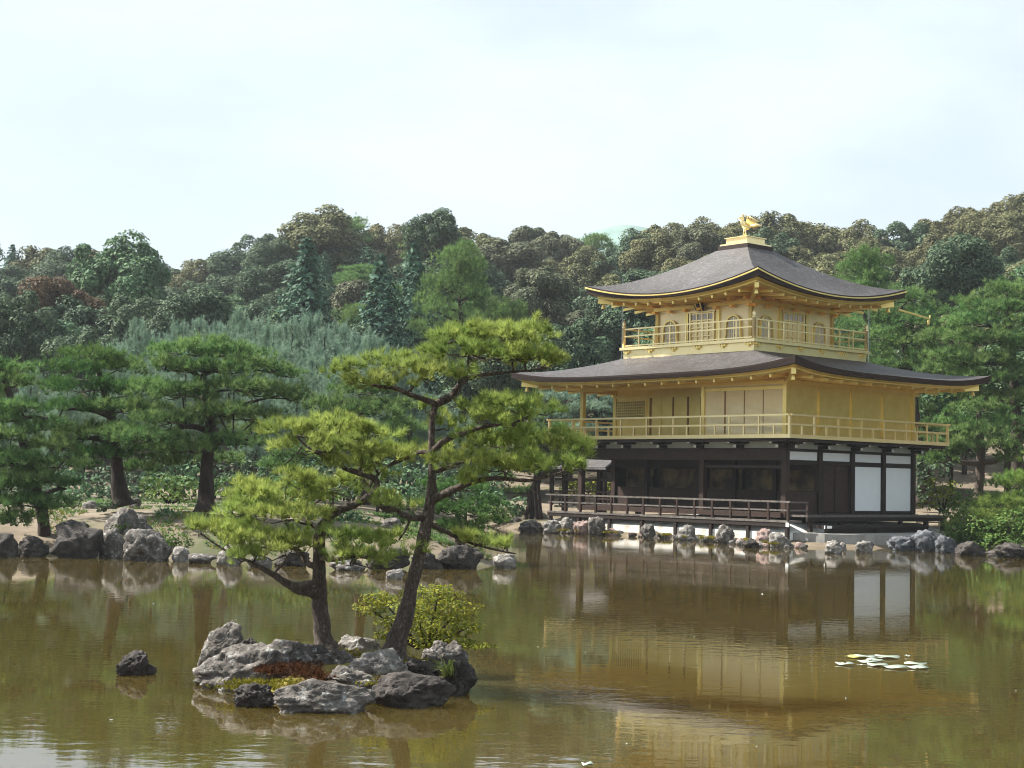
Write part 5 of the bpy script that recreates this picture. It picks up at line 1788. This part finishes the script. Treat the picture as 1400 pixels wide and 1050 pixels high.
pixel_pine('garden_pine', 'pine with a pale forked trunk right of the veranda', 'pines right of the pavilion', 73,
           [(1338, 690, 0, 13), (1339, 660, 0, 12), (1341, 630, 0, 12), (1340, 600, 0, 10), (1338, 560, 0, 7)],
           [[(1340, 634, 0, 9), (1320, 633, -.5, 7), (1300, 628, -1, 4)], [(1342, 632, 0, 9), (1362, 630, -.5, 7), (1378, 622, -1, 4)]],
           [(1338, 560, 40, 16, 0), (1300, 580, 36, 15, .3), (1375, 580, 36, 15, .2), (1340, 592, 40, 14, -1), (1290, 612, 34, 13, -1.2), (1325, 610, 40, 14, -1.6), (1375, 612, 34, 14, -1.3), (1285, 630, 26, 10, -1.2), (1395, 625, 26, 12, -1), (1262, 600, 20, 12, 0)],
           BARK, NEEDLE_MID, GARDEN_FAR)
pixel_pine('garden_pine', 'tall pine at the right edge with a dark upright trunk', 'pines right of the pavilion', 76,
           [(1392, 680, 0, 16), (1390, 600, 0, 14), (1388, 540, 0, 12), (1384, 480, 0, 9), (1378, 430, 0, 6), (1376, 400, 0, 4)],
           [[(1389, 555, 0, 8), (1370, 550, -.5, 5), (1350, 545, -1, 3)], [(1386, 500, 0, 8), (1350, 495, -.6, 5), (1320, 498, -1, 3)], [(1384, 470, 0, 7), (1410, 465, -.5, 4)], [(1382, 450, 0, 6), (1350, 445, 0, 4)]],
           [(1378, 396, 40, 15, 0), (1345, 415, 40, 15, .4), (1410, 412, 40, 16, .3), (1375, 425, 46, 15, -1), (1330, 440, 44, 15, -.6), (1400, 445, 44, 15, -1.2), (1300, 460, 40, 14, -.2), (1350, 465, 50, 15, -1.3), (1410, 475, 44, 15, -1),
            (1310, 488, 46, 14, -1), (1365, 495, 48, 15, -1.8), (1290, 505, 34, 12, -.4), (1415, 510, 44, 16, -1), (1340, 520, 46, 14, -1.6), (1375, 545, 40, 13, -1.5), (1320, 540, 36, 12, -.8), (1420, 545, 36, 15, -.6)],
           BARK_DARK, NEEDLE_MID, GARDEN_FAR)
pixel_pine('garden_pine', 'pine bough reaching in from the right edge above the bushes', 'pines right of the pavilion', 62,
           [(1450, 745, 0, 16), (1448, 700, 0, 14), (1440, 660, 0, 11), (1432, 630, 0, 8)],
           [[(1444, 680, 0, 8), (1415, 672, -.4, 6), (1385, 668, -.6, 3)], [(1440, 655, 0, 7), (1420, 645, 0, 5), (1400, 645, 0, 3)]],
           [(1430, 630, 36, 13, 0), (1395, 655, 34, 12, -.3), (1375, 664, 22, 9, -.5), (1420, 662, 36, 13, -.6), (1395, 684, 36, 12, -.8), (1440, 690, 40, 14, -.5), (1460, 650, 40, 15, 0)],
           BARK_DARK, NEEDLE_LIT, GARDEN)
pixel_pine('garden_pine', 'airy pine standing just behind the right end of the top roof', 'pines right of the pavilion', 84,
           [(1262, 690, 0, 14), (1255, 600, 0, 13), (1245, 520, 0, 11), (1235, 460, 0, 8), (1232, 420, 0, 5)],
           [[(1245, 520, 0, 7), (1280, 510, -.5, 4), (1300, 512, -.8, 2)], [(1238, 470, 0, 6), (1210, 462, -.5, 4)], [(1238, 470, 0, 6), (1265, 455, -.5, 4)]],
           [(1240, 410, 36, 14, 0), (1270, 428, 34, 13, .2), (1215, 432, 34, 13, .2), (1245, 440, 40, 14, -.8), (1280, 455, 36, 13, -.5), (1205, 460, 34, 13, -.4), (1240, 470, 40, 13, -1), (1195, 485, 30, 12, -.6), (1270, 485, 38, 13, -1), (1230, 500, 40, 13, -1), (1290, 510, 30, 12, -.5), (1265, 530, 30, 12, 0), (1255, 560, 22, 12, 0), (1280, 590, 24, 13, .4)],
           BARK_DARK, NEEDLE_MID, GARDEN_FAR)

pixel_pine('garden_pine', 'low bright pine spreading over the waterside rocks at the right edge', 'pines right of the pavilion', 59.5,
           [(1372, 752, 0, 14), (1370, 725, 0, 12), (1366, 700, 0, 8)],
           [[(1371, 730, 0, 7), (1345, 722, -.4, 5), (1318, 724, -.6, 3)], [(1371, 730, 0, 7), (1400, 722, -.3, 5)]],
           [(1366, 690, 36, 12, 0), (1335, 706, 34, 12, -.3), (1400, 704, 36, 13, -.2), (1318, 722, 30, 11, -.5), (1362, 718, 38, 13, -.7), (1405, 724, 36, 13, -.6), (1340, 736, 36, 11, -.8), (1385, 740, 36, 11, -.8), (1310, 738, 22, 8, -.5)],
           BARK_DARK, NEEDLE_LIT, dict(GARDEN, clumps=34))
m = MB()
f0, f1 = P(1254, 696, 71.5), P(1330, 697, 71.0)
f0.z = f1.z = gz(f0.x, f0.y)
for z in (0.25, 0.52):
    m.tube([f0 + Vector((0, 0, z)), f1 + Vector((0, 0, z))], 0.035, 6)
for k in range(6):
    q = f0.lerp(f1, k / 5)
    m.tube([q + Vector((0, 0.03, -0.1)), q + Vector((0, 0.03, 0.62))], 0.035, 6)
thing(m.build('bamboo_fence', BAMBOO), 'low bamboo rail fence in the bushes right of the veranda', 'fence')

# left of the pavilion, beyond the pine on the islet
pixel_pine('garden_pine', 'propped old pine on the far bank left of the deck railing', 'pines left of the pavilion', 76,
           [(728, 712, 0, 13), (727, 680, 0, 12), (735, 650, 0, 11), (725, 610, 0, 9), (715, 575, 0, 6)],
           [[(735, 655, 0, 7), (755, 640, -.5, 5), (775, 638, -.8, 3)], [(728, 630, 0, 7), (700, 622, -.5, 5), (680, 620, -.8, 3)]],
           [(715, 565, 40, 15, 0), (690, 590, 36, 14, 0), (745, 590, 36, 14, 0), (720, 605, 40, 14, -.8), (690, 625, 36, 13, -.6), (760, 632, 34, 12, -.6), (725, 640, 36, 12, -1.2), (680, 655, 28, 12, -.3), (700, 672, 26, 10, 0), (660, 640, 26, 12, .5)],
           BARK_DARK, NEEDLE_MID, GARDEN_FAR)
m = MB()
for (a, b), (c, d) in (((716, 716), (728, 676)), ((734, 714), (731, 670)), ((740, 716), (735, 660))):
    m = MB()
    m.tube([P(a, b, 75.2), P(c, d, 75.7)], 0.10, 7)
    thing(m.build('wooden_prop', BARK_DARK), 'wooden pole leaning up to prop the old pine left of the deck', 'prop', 'poles propping the old pine')
pixel_pine('garden_pine', 'green pine seen under the left eave of the golden storey', 'pines left of the pavilion', 86,
           [(835, 690, 0, 12), (832, 620, 0, 11), (826, 570, 0, 9), (815, 530, 0, 6)],
           [[(826, 570, 0, 6), (850, 560, -.5, 4)], [(824, 560, 0, 6), (795, 552, -.5, 4), (770, 555, -.8, 2)]],
           [(815, 528, 40, 14, 0), (775, 545, 36, 13, 0), (850, 545, 36, 13, 0), (810, 560, 44, 14, -.8), (765, 572, 34, 13, -.4), (850, 572, 34, 13, -.4), (800, 590, 40, 13, -.8), (760, 602, 30, 12, 0), (845, 605, 30, 12, 0)],
           BARK_DARK, NEEDLE_BLUE, GARDEN_FAR)
shrub('shrub', 'sunlit yellow green shrub seen through the open west end of the ground floor', [(810, 664, 22, 12, 0), (835, 668, 20, 12, 0), (785, 668, 20, 12, .3)], 84, LEAF_LIME, 200, 0.14, 0.08)
shrub('shrub', 'green bushes on the far bank left of the propped pine', [(690, 700, 26, 12, 0), (660, 692, 26, 14, .5), (712, 690, 20, 12, .5), (672, 712, 24, 8, -.4)], 78, LEAF_GREEN, 200, 0.14, 0.08)
rock('boulder', 'grey boulder on the far bank left of the propped pine', 690, 716, 706, 722, None, ROCK, seed=310, deep=0.8, sub=3)
rock('boulder', 'pale stone on the far bank behind the propped pine', 728, 752, 700, 718, 75.5, ROCK_PALE, seed=311, deep=0.8, sub=3, z_base=0.4)

# water lilies and floating bits
for lab, px, py, hw, mt in [
    ('pale lily pad floating apart at the left of the lily cluster', 1155, 907.5, 13, LILY), ('yellow edged lily pad at the upper left of the lily cluster', 1166, 898, 11, LILY_YEL),
    ('long pale lily pad in the back row of the lily cluster, left of centre', 1182, 897.5, 15, LILY), ('pale lily pad in the back row of the lily cluster, right of centre', 1213, 898, 17, LILY),
    ('small lily pad in the middle of the lily cluster', 1196, 902, 11, LILY), ('lily pad left of centre in the middle row of the lily cluster', 1186, 904.5, 14, LILY),
    ('lily pad at the heart of the lily cluster, touching its neighbours', 1200, 909, 14, LILY), ('broad lily pad at the front of the lily cluster', 1224, 912, 17, LILY),
    ('lily pad at the right end of the lily cluster, back', 1252, 907.5, 15, LILY), ('lily pad at the front right corner of the lily cluster', 1255, 912.5, 15, LILY),
    ('tiny curled lily leaf above the right of the cluster', 1241, 897, 4, LILY), ('pale lily pad floating in the bottom foreground under the pavilion reflection', 803, 1045, 8, LILY)]:
    c = on_level(px, py, 0.012)
    a = hw / F_PX * c.y
    m = MB()
    notch = rnd.uniform(0, 6.28)
    prof = []
    for k in range(25):
        an = notch + 0.18 + (2 * math.pi - 0.36) * k / 24
        rr = a * (1 + 0.04 * math.sin(5 * an))
        prof.append((rr * math.cos(an), rr * math.sin(an), 0.010 + 0.008 * math.sin(3 * an + px)))
    vs = [(0, 0, 0.002)] + prof + [(x, y, z - 0.006) for x, y, z in prof] + [(0, 0, -0.006)]
    n = len(prof)
    fs = [(0, 1 + i, 2 + i) for i in range(n - 1)] + [(2 * n + 1, n + 2 + i, n + 1 + i) for i in range(n - 1)] + [(1 + i, n + 1 + i, n + 2 + i, 2 + i) for i in range(n - 1)]
    m.add(vs, fs)
    o = m.build('lily_pad', mt, None, True)
    o.location = c
    thing(o, lab, 'lily pad', 'lily pads on the pond')
for i in range(20):
    px, py = rnd.uniform(150, 1390), rnd.uniform(800, 1045)
    if 240 < px < 670 and 860 < py < 990:
        continue
    c = on_level(px, py, 0.006)
    m = MB()
    a, b, an = rnd.uniform(0.010, 0.022), rnd.uniform(0.007, 0.011), rnd.uniform(0, 3.14)
    q = [(a * math.cos(t) * math.cos(an) - b * math.sin(t) * math.sin(an), a * math.cos(t) * math.sin(an) + b * math.sin(t) * math.cos(an), 0.004 * math.cos(2 * t)) for t in np.linspace(0, 2 * math.pi, 9)[:-1]]
    m.prism(q, (0, 0, 0.003))
    o = m.build('floating_leaf', LILY)
    o.location = c
    thing(o, 'tiny pale leaf floating on the open pond', 'leaf', 'leaves floating on the pond')

# ------------------------------------------------------------------ the wooded hill: prototypes, then copies


def broadleaf(name, mat, H, R, clumps, per, ln, wd, squash=0.85, seed=1, upb=0.6):
    rg = np.random.default_rng(seed)
    root = empty(name)
    m = MB()
    m.tube([(0, 0, -14.0), (0.1, 0, H * 0.3), (0, 0.15, H * 0.7)], [0.34, 0.26, 0.12], 7)
    for k in range(5):
        an = 2 * math.pi * k / 5 + seed
        m.tube([(0, 0, H * (0.3 + 0.05 * k)), (R * 0.4 * math.cos(an), R * 0.4 * math.sin(an), H * 0.55), (R * 0.75 * math.cos(an), R * 0.75 * math.sin(an), H * 0.72)], [0.14, 0.09, 0.03], 5)
    m.build('trunk', BARK_DARK, root)
    cz, ch = H * 0.60, H * 0.40
    dirs = unit(rg.normal(0, 1, (clumps, 3)) + np.array([0, 0, 0.35]))
    rad = rg.uniform(0.45, 1.18, (clumps, 1))
    cc = dirs * rad * np.array([R, R, ch]) * 0.80
    cr = rg.uniform(0.15, 0.40, clumps) * R
    Ps = []
    for c, r in zip(cc, cr):
        d = unit(rg.normal(0, 1, (per, 3)) + np.array([0, 0, 0.45]) + 0.4 * c / (np.linalg.norm(c) + .1))
        q = d * r * rg.uniform(0.72, 1.06, (per, 1)) * np.array([1, 1, squash])
        Nn = unit(d + rg.normal(0, 0.45, (per, 3)) + np.array([0, 0, upb]))
        Ps.append(leaves(c + q + np.array([0, 0, cz]), Nn, ln, wd, rg))
    V, Fc, _ = join(Ps)
    link('crown', np_mesh('crown', V, Fc, mat), root)
    return root


def conifer(name, mat, H, R, tiers, per, ln, wd, seed=1):
    rg = np.random.default_rng(seed)
    root = empty(name)
    m = MB()
    m.tube([(0, 0, -14.0), (0, 0, H * 0.5), (0, 0, H * 0.98)], [0.30, 0.2, 0.03], 7)
    m.build('trunk', BARK_DARK, root)
    Ps = []
    for i in range(tiers):
        f = i / (tiers - 1)
        z = H * (0.16 + 0.84 * f)
        rr = R * (1 - f) ** 0.75 + 0.15
        nb = max(3, int(9 * (1 - f) + 3))
        a0 = rg.uniform(0, 6.28)
        for b in range(nb):
            an = a0 + 2 * math.pi * b / nb + rg.normal(0, .15)
            L = rr * rg.uniform(0.7, 1.08)
            n = max(6, int(per * (0.3 + L / R)))
            t = rg.uniform(0.15, 1.0, n)
            x = np.stack([np.cos(an) * L * t, np.sin(an) * L * t, z - 0.25 * L * t ** 2 + 0 * t], 1) + rg.normal(0, 0.20 * L * 0.5 + 0.06, (n, 3)) * [1, 1, 0.5]
            Nn = unit(np.stack([np.cos(an) + 0 * t, np.sin(an) + 0 * t, 0.7 + 0 * t], 1) + rg.normal(0, 0.5, (n, 3)))
            Ps.append(leaves(x, Nn, ln, wd, rg))
    V, Fc, _ = join(Ps)
    link('crown', np_mesh('crown', V, Fc, mat), root)
    return root


def shoot_pine(name, mat, H, R, shoots, seed=1):
    """bushy young pine ending in many upright shoots"""
    rg = np.random.default_rng(seed)
    root = empty(name)
    m = MB()
    m.tube([(0, 0, -8.0), (0.1, 0, H * 0.5), (0, 0, H * 0.9)], [0.2, 0.13, 0.04], 6)
    m.build('trunk', BARK_DARK, root)
    Ps = []
    for i in range(shoots // 2):                                # bushy body
        d = rg.normal(0, 1, 3)
        d /= np.linalg.norm(d)
        c = d * rg.uniform(0.5, 1.0) * np.array([R, R, H * 0.40]) + np.array([0, 0, H * 0.52])
        q = c + rg.normal(0, 0.22, (9, 3))
        nn = unit(np.tile(d * [0.7, 0.7, 0.4] + [0, 0, 0.8], (9, 1)) + rg.normal(0, 0.3, (9, 3)))
        Ps.append(tufts(q, nn, 10, 0.32, 0.017, 0.6, rg, np.full(9, rg.uniform(0.1, 0.9))))
    for i in range(shoots // 3):
        f = rg.uniform(0, 1) ** 0.7
        an = rg.uniform(0, 6.28)
        rr = R * (1 - 0.75 * f) * rg.uniform(0.35, 1.0)
        z0 = H * (0.22 + 0.72 * f) - 0.35 * rr
        L = rg.uniform(0.35, 0.8)
        lean = np.array([math.cos(an) * 0.9 * (rr / R), math.sin(an) * 0.9 * (rr / R), 1.0])
        lean /= np.linalg.norm(lean)
        n = 9
        t = np.linspace(0, 1, n)
        C = np.array([rr * math.cos(an), rr * math.sin(an), z0]) + lean * (t[:, None] * L)
        Ps.append(tufts(C, np.tile(lean, (n, 1)), 9, 0.30, 0.016, 0.85, rg, np.full(n, rg.uniform(0.1, 0.9))))
    V, Fc, T = join(Ps)
    link('crown', np_mesh('crown', V, Fc, mat, False, T), root)
    return root


def forest_pine(name, mat, H, R, pads, seed=1):
    """tall airy pine with needle clouds"""
    rg = np.random.default_rng(seed)
    root = empty(name)
    m = MB()
    m.tube(spline([(0, 0, -14.0), (0.3, 0.1, H * 0.4), (-0.2, 0, H * 0.7), (0.1, 0, H * 0.96)], 4), list(np.linspace(0.30, 0.05, 13)), 7)
    Ps = []
    for i in range(pads):
        f = i / (pads - 1)
        z = H * (0.35 + 0.63 * f)
        an = i * 2.4 + rg.normal(0, .3)
        L = R * (1.0 - 0.8 * f ** 2) * rg.uniform(0.35, 0.95)
        c = np.array([math.cos(an) * L, math.sin(an) * L, z])
        m.tube([(0, 0, z - 0.5), (c[0] * .6, c[1] * .6, z - 0.25), tuple(c)], [0.08, 0.05, 0.02], 5)
        a = R * rg.uniform(0.30, 0.46)
        cp, cn = pad_points(rg, 46, a, a, a * 0.45)
        C = np.repeat(cp + c, 4, 0) + rg.normal(0, 0.16, (184, 3))
        Nn = unit(np.repeat(cn, 4, 0) + rg.normal(0, .4, (184, 3)))
        Ps.append(tufts(C, Nn, 8, 0.40, 0.022, 0.65, rg, np.repeat(rg.uniform(0.1, .9, 46), 4)))
    m.build('trunk', BARK_DARK, root)
    V, Fc, T = join(Ps)
    link('crown', np_mesh('crown', V, Fc, mat, False, T), root)
    return root


PROTO = {}


def proto(key, roots):
    PROTO[key] = [[r, None] for r in roots]


# each prototype is about 10 m tall; height and radius are kept for scaling
DIMS = dict(olive=(10, 4.6), dark=(10, 4.4), green=(10, 4.6), teal=(11, 2.7), pine=(10.5, 3.6), blue=(7, 2.6), rust=(10, 4.2), grey=(10, 4.4))
proto('olive', [broadleaf('broadleaf_tree', LEAF_OLIVE, 10, 4.6, 58, 330, 0.19, 0.125, 0.8, s) for s in (1, 2, 3)])
proto('dark', [broadleaf('broadleaf_tree', LEAF_DARK, 10, 4.4, 54, 330, 0.19, 0.125, 0.8, s) for s in (4, 5)])
proto('green', [broadleaf('broadleaf_tree', LEAF_GREEN, 10, 4.6, 54, 330, 0.19, 0.125, 0.85, s) for s in (6, 7)])
proto('grey', [broadleaf('broadleaf_tree', LEAF_GREY, 10, 4.4, 54, 330, 0.19, 0.125, 0.8, s) for s in (14,)])
proto('rust', [broadleaf('broadleaf_tree', LEAF_RUST, 10, 4.2, 46, 330, 0.19, 0.125, 0.8, s) for s in (8,)])
proto('teal', [conifer('conifer_tree', LEAF_TEAL, 11, 2.7, 28, 46, 0.20, 0.09, s) for s in (9, 10)])
proto('pine', [forest_pine('pine_tree', NEEDLE_MID, 10.5, 3.6, 22, s) for s in (11, 12)])
proto('blue', [shoot_pine('young_pine_tree', NEEDLE_BLUE, 7, 2.6, 300, s) for s in (13, 15)])

LOOK = dict(olive='olive brown rounded broadleaf tree', dark='dark evergreen broadleaf tree', green='deep green rounded broadleaf tree', teal='blue green pointed conifer',
            pine='airy green pine', blue='bluish young pine with upright shoots', rust='reddish brown leafed tree', grey='pale grey green tree')


def plant(key, px, depth, ytop, width_px, label, group):
    lst = PROTO[key]
    slot = rnd.choice(lst)
    root = slot[0]
    H, R = DIMS[key]
    x = P(px, 600, depth).x
    top = P(px, ytop, depth).z
    g = gz(x, depth)
    h = max(top - g, 2.5)
    w = width_px / F_PX * depth / 2
    sz, sx = h / H, max(w / R, 0.3)
    lim = dict(teal=1.9, pine=1.35, blue=1.3).get(key, 1.12)
    if sz > lim * 1.25 * sx:
        sx *= 1.12
    z0 = g
    if sz > lim * sx:                       # a longer bare bole instead of a stretched crown
        sz = lim * sx
        z0 = g + h - H * sz
    if slot[1] is None:
        slot[1] = root
        o = root
    else:
        o = root.copy()
        COL.objects.link(o)
        for ch in root.children:
            c = ch.copy()
            COL.objects.link(c)
            c.parent = o
    o.location = (x, depth, z0)
    o.scale = (sx, sx, sz)
    o.rotation_euler = (0, 0, rnd.uniform(0, 6.28))
    thing(o, label, {'teal': 'conifer', 'pine': 'pine tree', 'blue': 'pine tree'}.get(key, 'tree'), group)
    return o


def region(px):
    return ('left of the skyline dip' if px < 215 else 'above the islet pines' if px < 640 else 'left of the top roof' if px < 830 else
            'behind the golden pavilion' if px < 1180 else 'right of the top roof')


def mix(px, row):
    """which kinds grow where on the hill"""
    if px < 215:
        return ['green', 'dark', 'green', 'dark', 'olive', 'teal']
    if px < 450:
        return ['dark', 'dark', 'olive', 'dark', 'teal'] if row < 2 else ['dark', 'dark', 'teal', 'green']
    if px < 640:
        return ['dark', 'teal', 'olive', 'pine', 'teal'] if row < 3 else ['pine', 'teal', 'grey', 'dark']
    if px < 830:
        return ['olive', 'dark', 'olive', 'grey', 'pine'] if row < 3 else ['green', 'dark', 'grey', 'pine']
    return ['olive', 'olive', 'dark', 'olive', 'olive', 'grey'] if row < 3 else ['olive', 'dark', 'green', 'pine']


ROWS = [(190, 0, 46, 92, 'on the wooded crest'), (170, 26, 48, 92, 'below the wooded crest'), (150, 55, 52, 96, 'high on the hill'),
        (132, 88, 58, 104, 'halfway up the hill'), (116, 122, 66, 112, 'low on the hill'), (102, 160, 76, 120, 'near the hill foot'), (91, 205, 86, 128, 'at the hill foot')]
for r, (dep, off, step, wid, where) in enumerate(ROWS):
    px = -230 + rnd.uniform(0, step)
    while px < 1640:
        key = rnd.choice(mix(px, r))
        y = sky_y(px) + off * (1.0 if px < 830 or r < 3 else 0.9) + rnd.uniform(-9, 12) * (0.7 if r == 0 else 1.4)
        wd = wid * rnd.uniform(0.8, 1.25) * (0.62 if key == 'teal' else 1.0)
        lab = LOOK[key] + ' ' + where + ', ' + region(px)
        plant(key, px, dep + rnd.uniform(-5, 5), y, wd, lab, LOOK[key] + 's ' + where + ' ' + region(px))
        px += step * rnd.uniform(0.7, 1.3)

# trees the photo singles out
for key, px, dep, yt, wd, lab in [
    ('green', 150, 122, 320, 128, 'great round deep green tree standing above its neighbours at the upper left'),
    ('rust', 76, 108, 374, 92, 'reddish brown crowned tree at the left below the great round tree'),
    ('green', 45, 100, 430, 110, 'green tree below the reddish crowned tree at the left'),
    ('dark', 20, 96, 400, 100, 'dark tree filling the left edge above the garden pine'),
    ('dark', 115, 94, 455, 110, 'shadowed tree behind the second garden pine'),
    ('dark', 100, 106, 415, 110, 'dark tree under the great round tree, to its left'),
    ('dark', 185, 106, 405, 110, 'dark tree under the great round tree, to its right'),
    ('dark', 255, 104, 400, 110, 'dark tree low on the hill below the skyline dip'),
    ('teal', 412, 112, 328, 150, 'large dark conifer left of the centre of the hill, widest of the conifers'),
    ('teal', 515, 104, 352, 140, 'blue green conifer with drooping sprays above the tall islet pine'),
    ('teal', 560, 108, 335, 120, 'slender conifer right of the drooping blue green one'),
    ('pine', 625, 98, 342, 128, 'large grey green pine behind the top of the tall islet pine'),
    ('pine', 690, 96, 415, 110, 'pine between the tall islet pine and the lower pavilion roof'),
    ('grey', 735, 118, 365, 92, 'pale dome shaped tree on the slope left of the top roof'),
    ('dark', 590, 150, 293, 74, 'dark tree with a tufted top breaking the skyline near the centre'),
    ('olive', 430, 172, 291, 130, 'broad brownish tree at the highest point of the left skyline'),
    ('pine', 1180, 92, 345, 96, 'green pine rising behind the right end of the top roof'),
    ('dark', 1300, 112, 330, 110, 'dark hollow crowned tree on the right slope'),
    ('dark', 780, 92, 440, 110, 'dark tree behind the left eave of the lower roof'),
    ('dark', 660, 88, 470, 100, 'dark tree behind the right boughs of the tall islet pine'),
    ('green', 1300, 92, 560, 90, 'dark green tree behind the pines at the right'),
    ('green', 1230, 94, 580, 80, 'green tree behind the end of the golden storey'),
]:
    plant(key, px, dep, yt, wd, lab, None)
for i, (px, yt, dep) in enumerate([(185, 440, 72), (215, 448, 70), (240, 436, 73), (268, 430, 74), (295, 440, 70), (322, 428, 75), (345, 436, 72), (370, 442, 70), (395, 432, 74), (420, 425, 75), (440, 440, 71),
                                   (462, 434, 74), (485, 446, 71), (505, 450, 70), (160, 470, 68), (250, 462, 66), (310, 465, 66), (380, 470, 66), (430, 474, 66), (480, 480, 66), (530, 470, 72), (405, 500, 63), (455, 510, 63), (560, 500, 70), (90, 520, 66), (40, 500, 68),
                                   (600, 540, 72), (640, 560, 70), (350, 520, 62), (520, 530, 62)]):
    plant('blue', px, dep, yt + rnd.uniform(-6, 12), rnd.uniform(62, 96), LOOK['blue'] + ' in the pale thicket behind the garden pines', 'young pines in the thicket behind the garden pines')
# unused prototypes are removed
for lst in PROTO.values():
    for root, used in lst:
        if used is None:
            for ch in list(root.children):
                bpy.data.objects.remove(ch)
            bpy.data.objects.remove(root)

# lightning poles beside the pavilion
for px, y0, y1, d in ((848, 620, 380, 80), (1187, 620, 420, 79)):
    m = MB()
    b0 = P(px, y0, d)
    b1 = P(px, y1, d)
    m.tube([(b0.x, b0.y, gz(b0.x, b0.y) - 0.2), (b0.x, b0.y, b1.z)], [0.045, 0.025], 7)
    thing(m.build('metal_pole', METAL_POLE), 'thin grey pole standing behind the %s corner of the top balcony' % ('left' if px < 1000 else 'right'), 'pole')

# tall unseen trees added right of frame so the east front mirrors dark green
for i, (x, y, h, w, key) in enumerate([(29, 62, 11, 8, 'green'), (34, 68, 12, 9, 'dark'), (37, 57, 11, 8, 'dark'), (41, 63, 13, 9, 'green'), (46, 52, 12, 8, 'dark'), (50, 57, 13, 9, 'olive'), (53, 50, 12, 9, 'green'),
                                     (34, 76, 14, 9, 'green'), (42, 74, 14, 9, 'dark'), (54, 42, 12, 9, 'dark'), (57, 62, 14, 9, 'green')]):
    px = 700 + F_PX * x / y
    zt = gz(x, y) + h
    py = 525 - F_PX * math.tan(math.atan2(zt - CAM_Z, y) - PITCH) + (px - 700) * 0.021
    plant(key, px, y, py, w / y * F_PX, LOOK[key] + ' added out of view on the right bank', 'added trees out of view on the right bank')

# ------------------------------------------------------------------ summer haze over the whole valley
hz = MB()
hz.box(-540, 540, -130, 790, -5, 75)
hm = bpy.data.materials.new('summer_haze')
hm.use_nodes = True
hm.node_tree.nodes.clear()
ho = hm.node_tree.nodes.new('ShaderNodeOutputMaterial')
hv = hm.node_tree.nodes.new('ShaderNodeVolumePrincipled')
hv.inputs['Color'].default_value = (0.86, 0.93, 1.0, 1)
hv.inputs['Density'].default_value = 0.00022
hv.inputs['Anisotropy'].default_value = 0.2
hm.node_tree.links.new(hv.outputs['Volume'], ho.inputs['Volume'])
kind(hz.build('haze', hm), 'stuff')
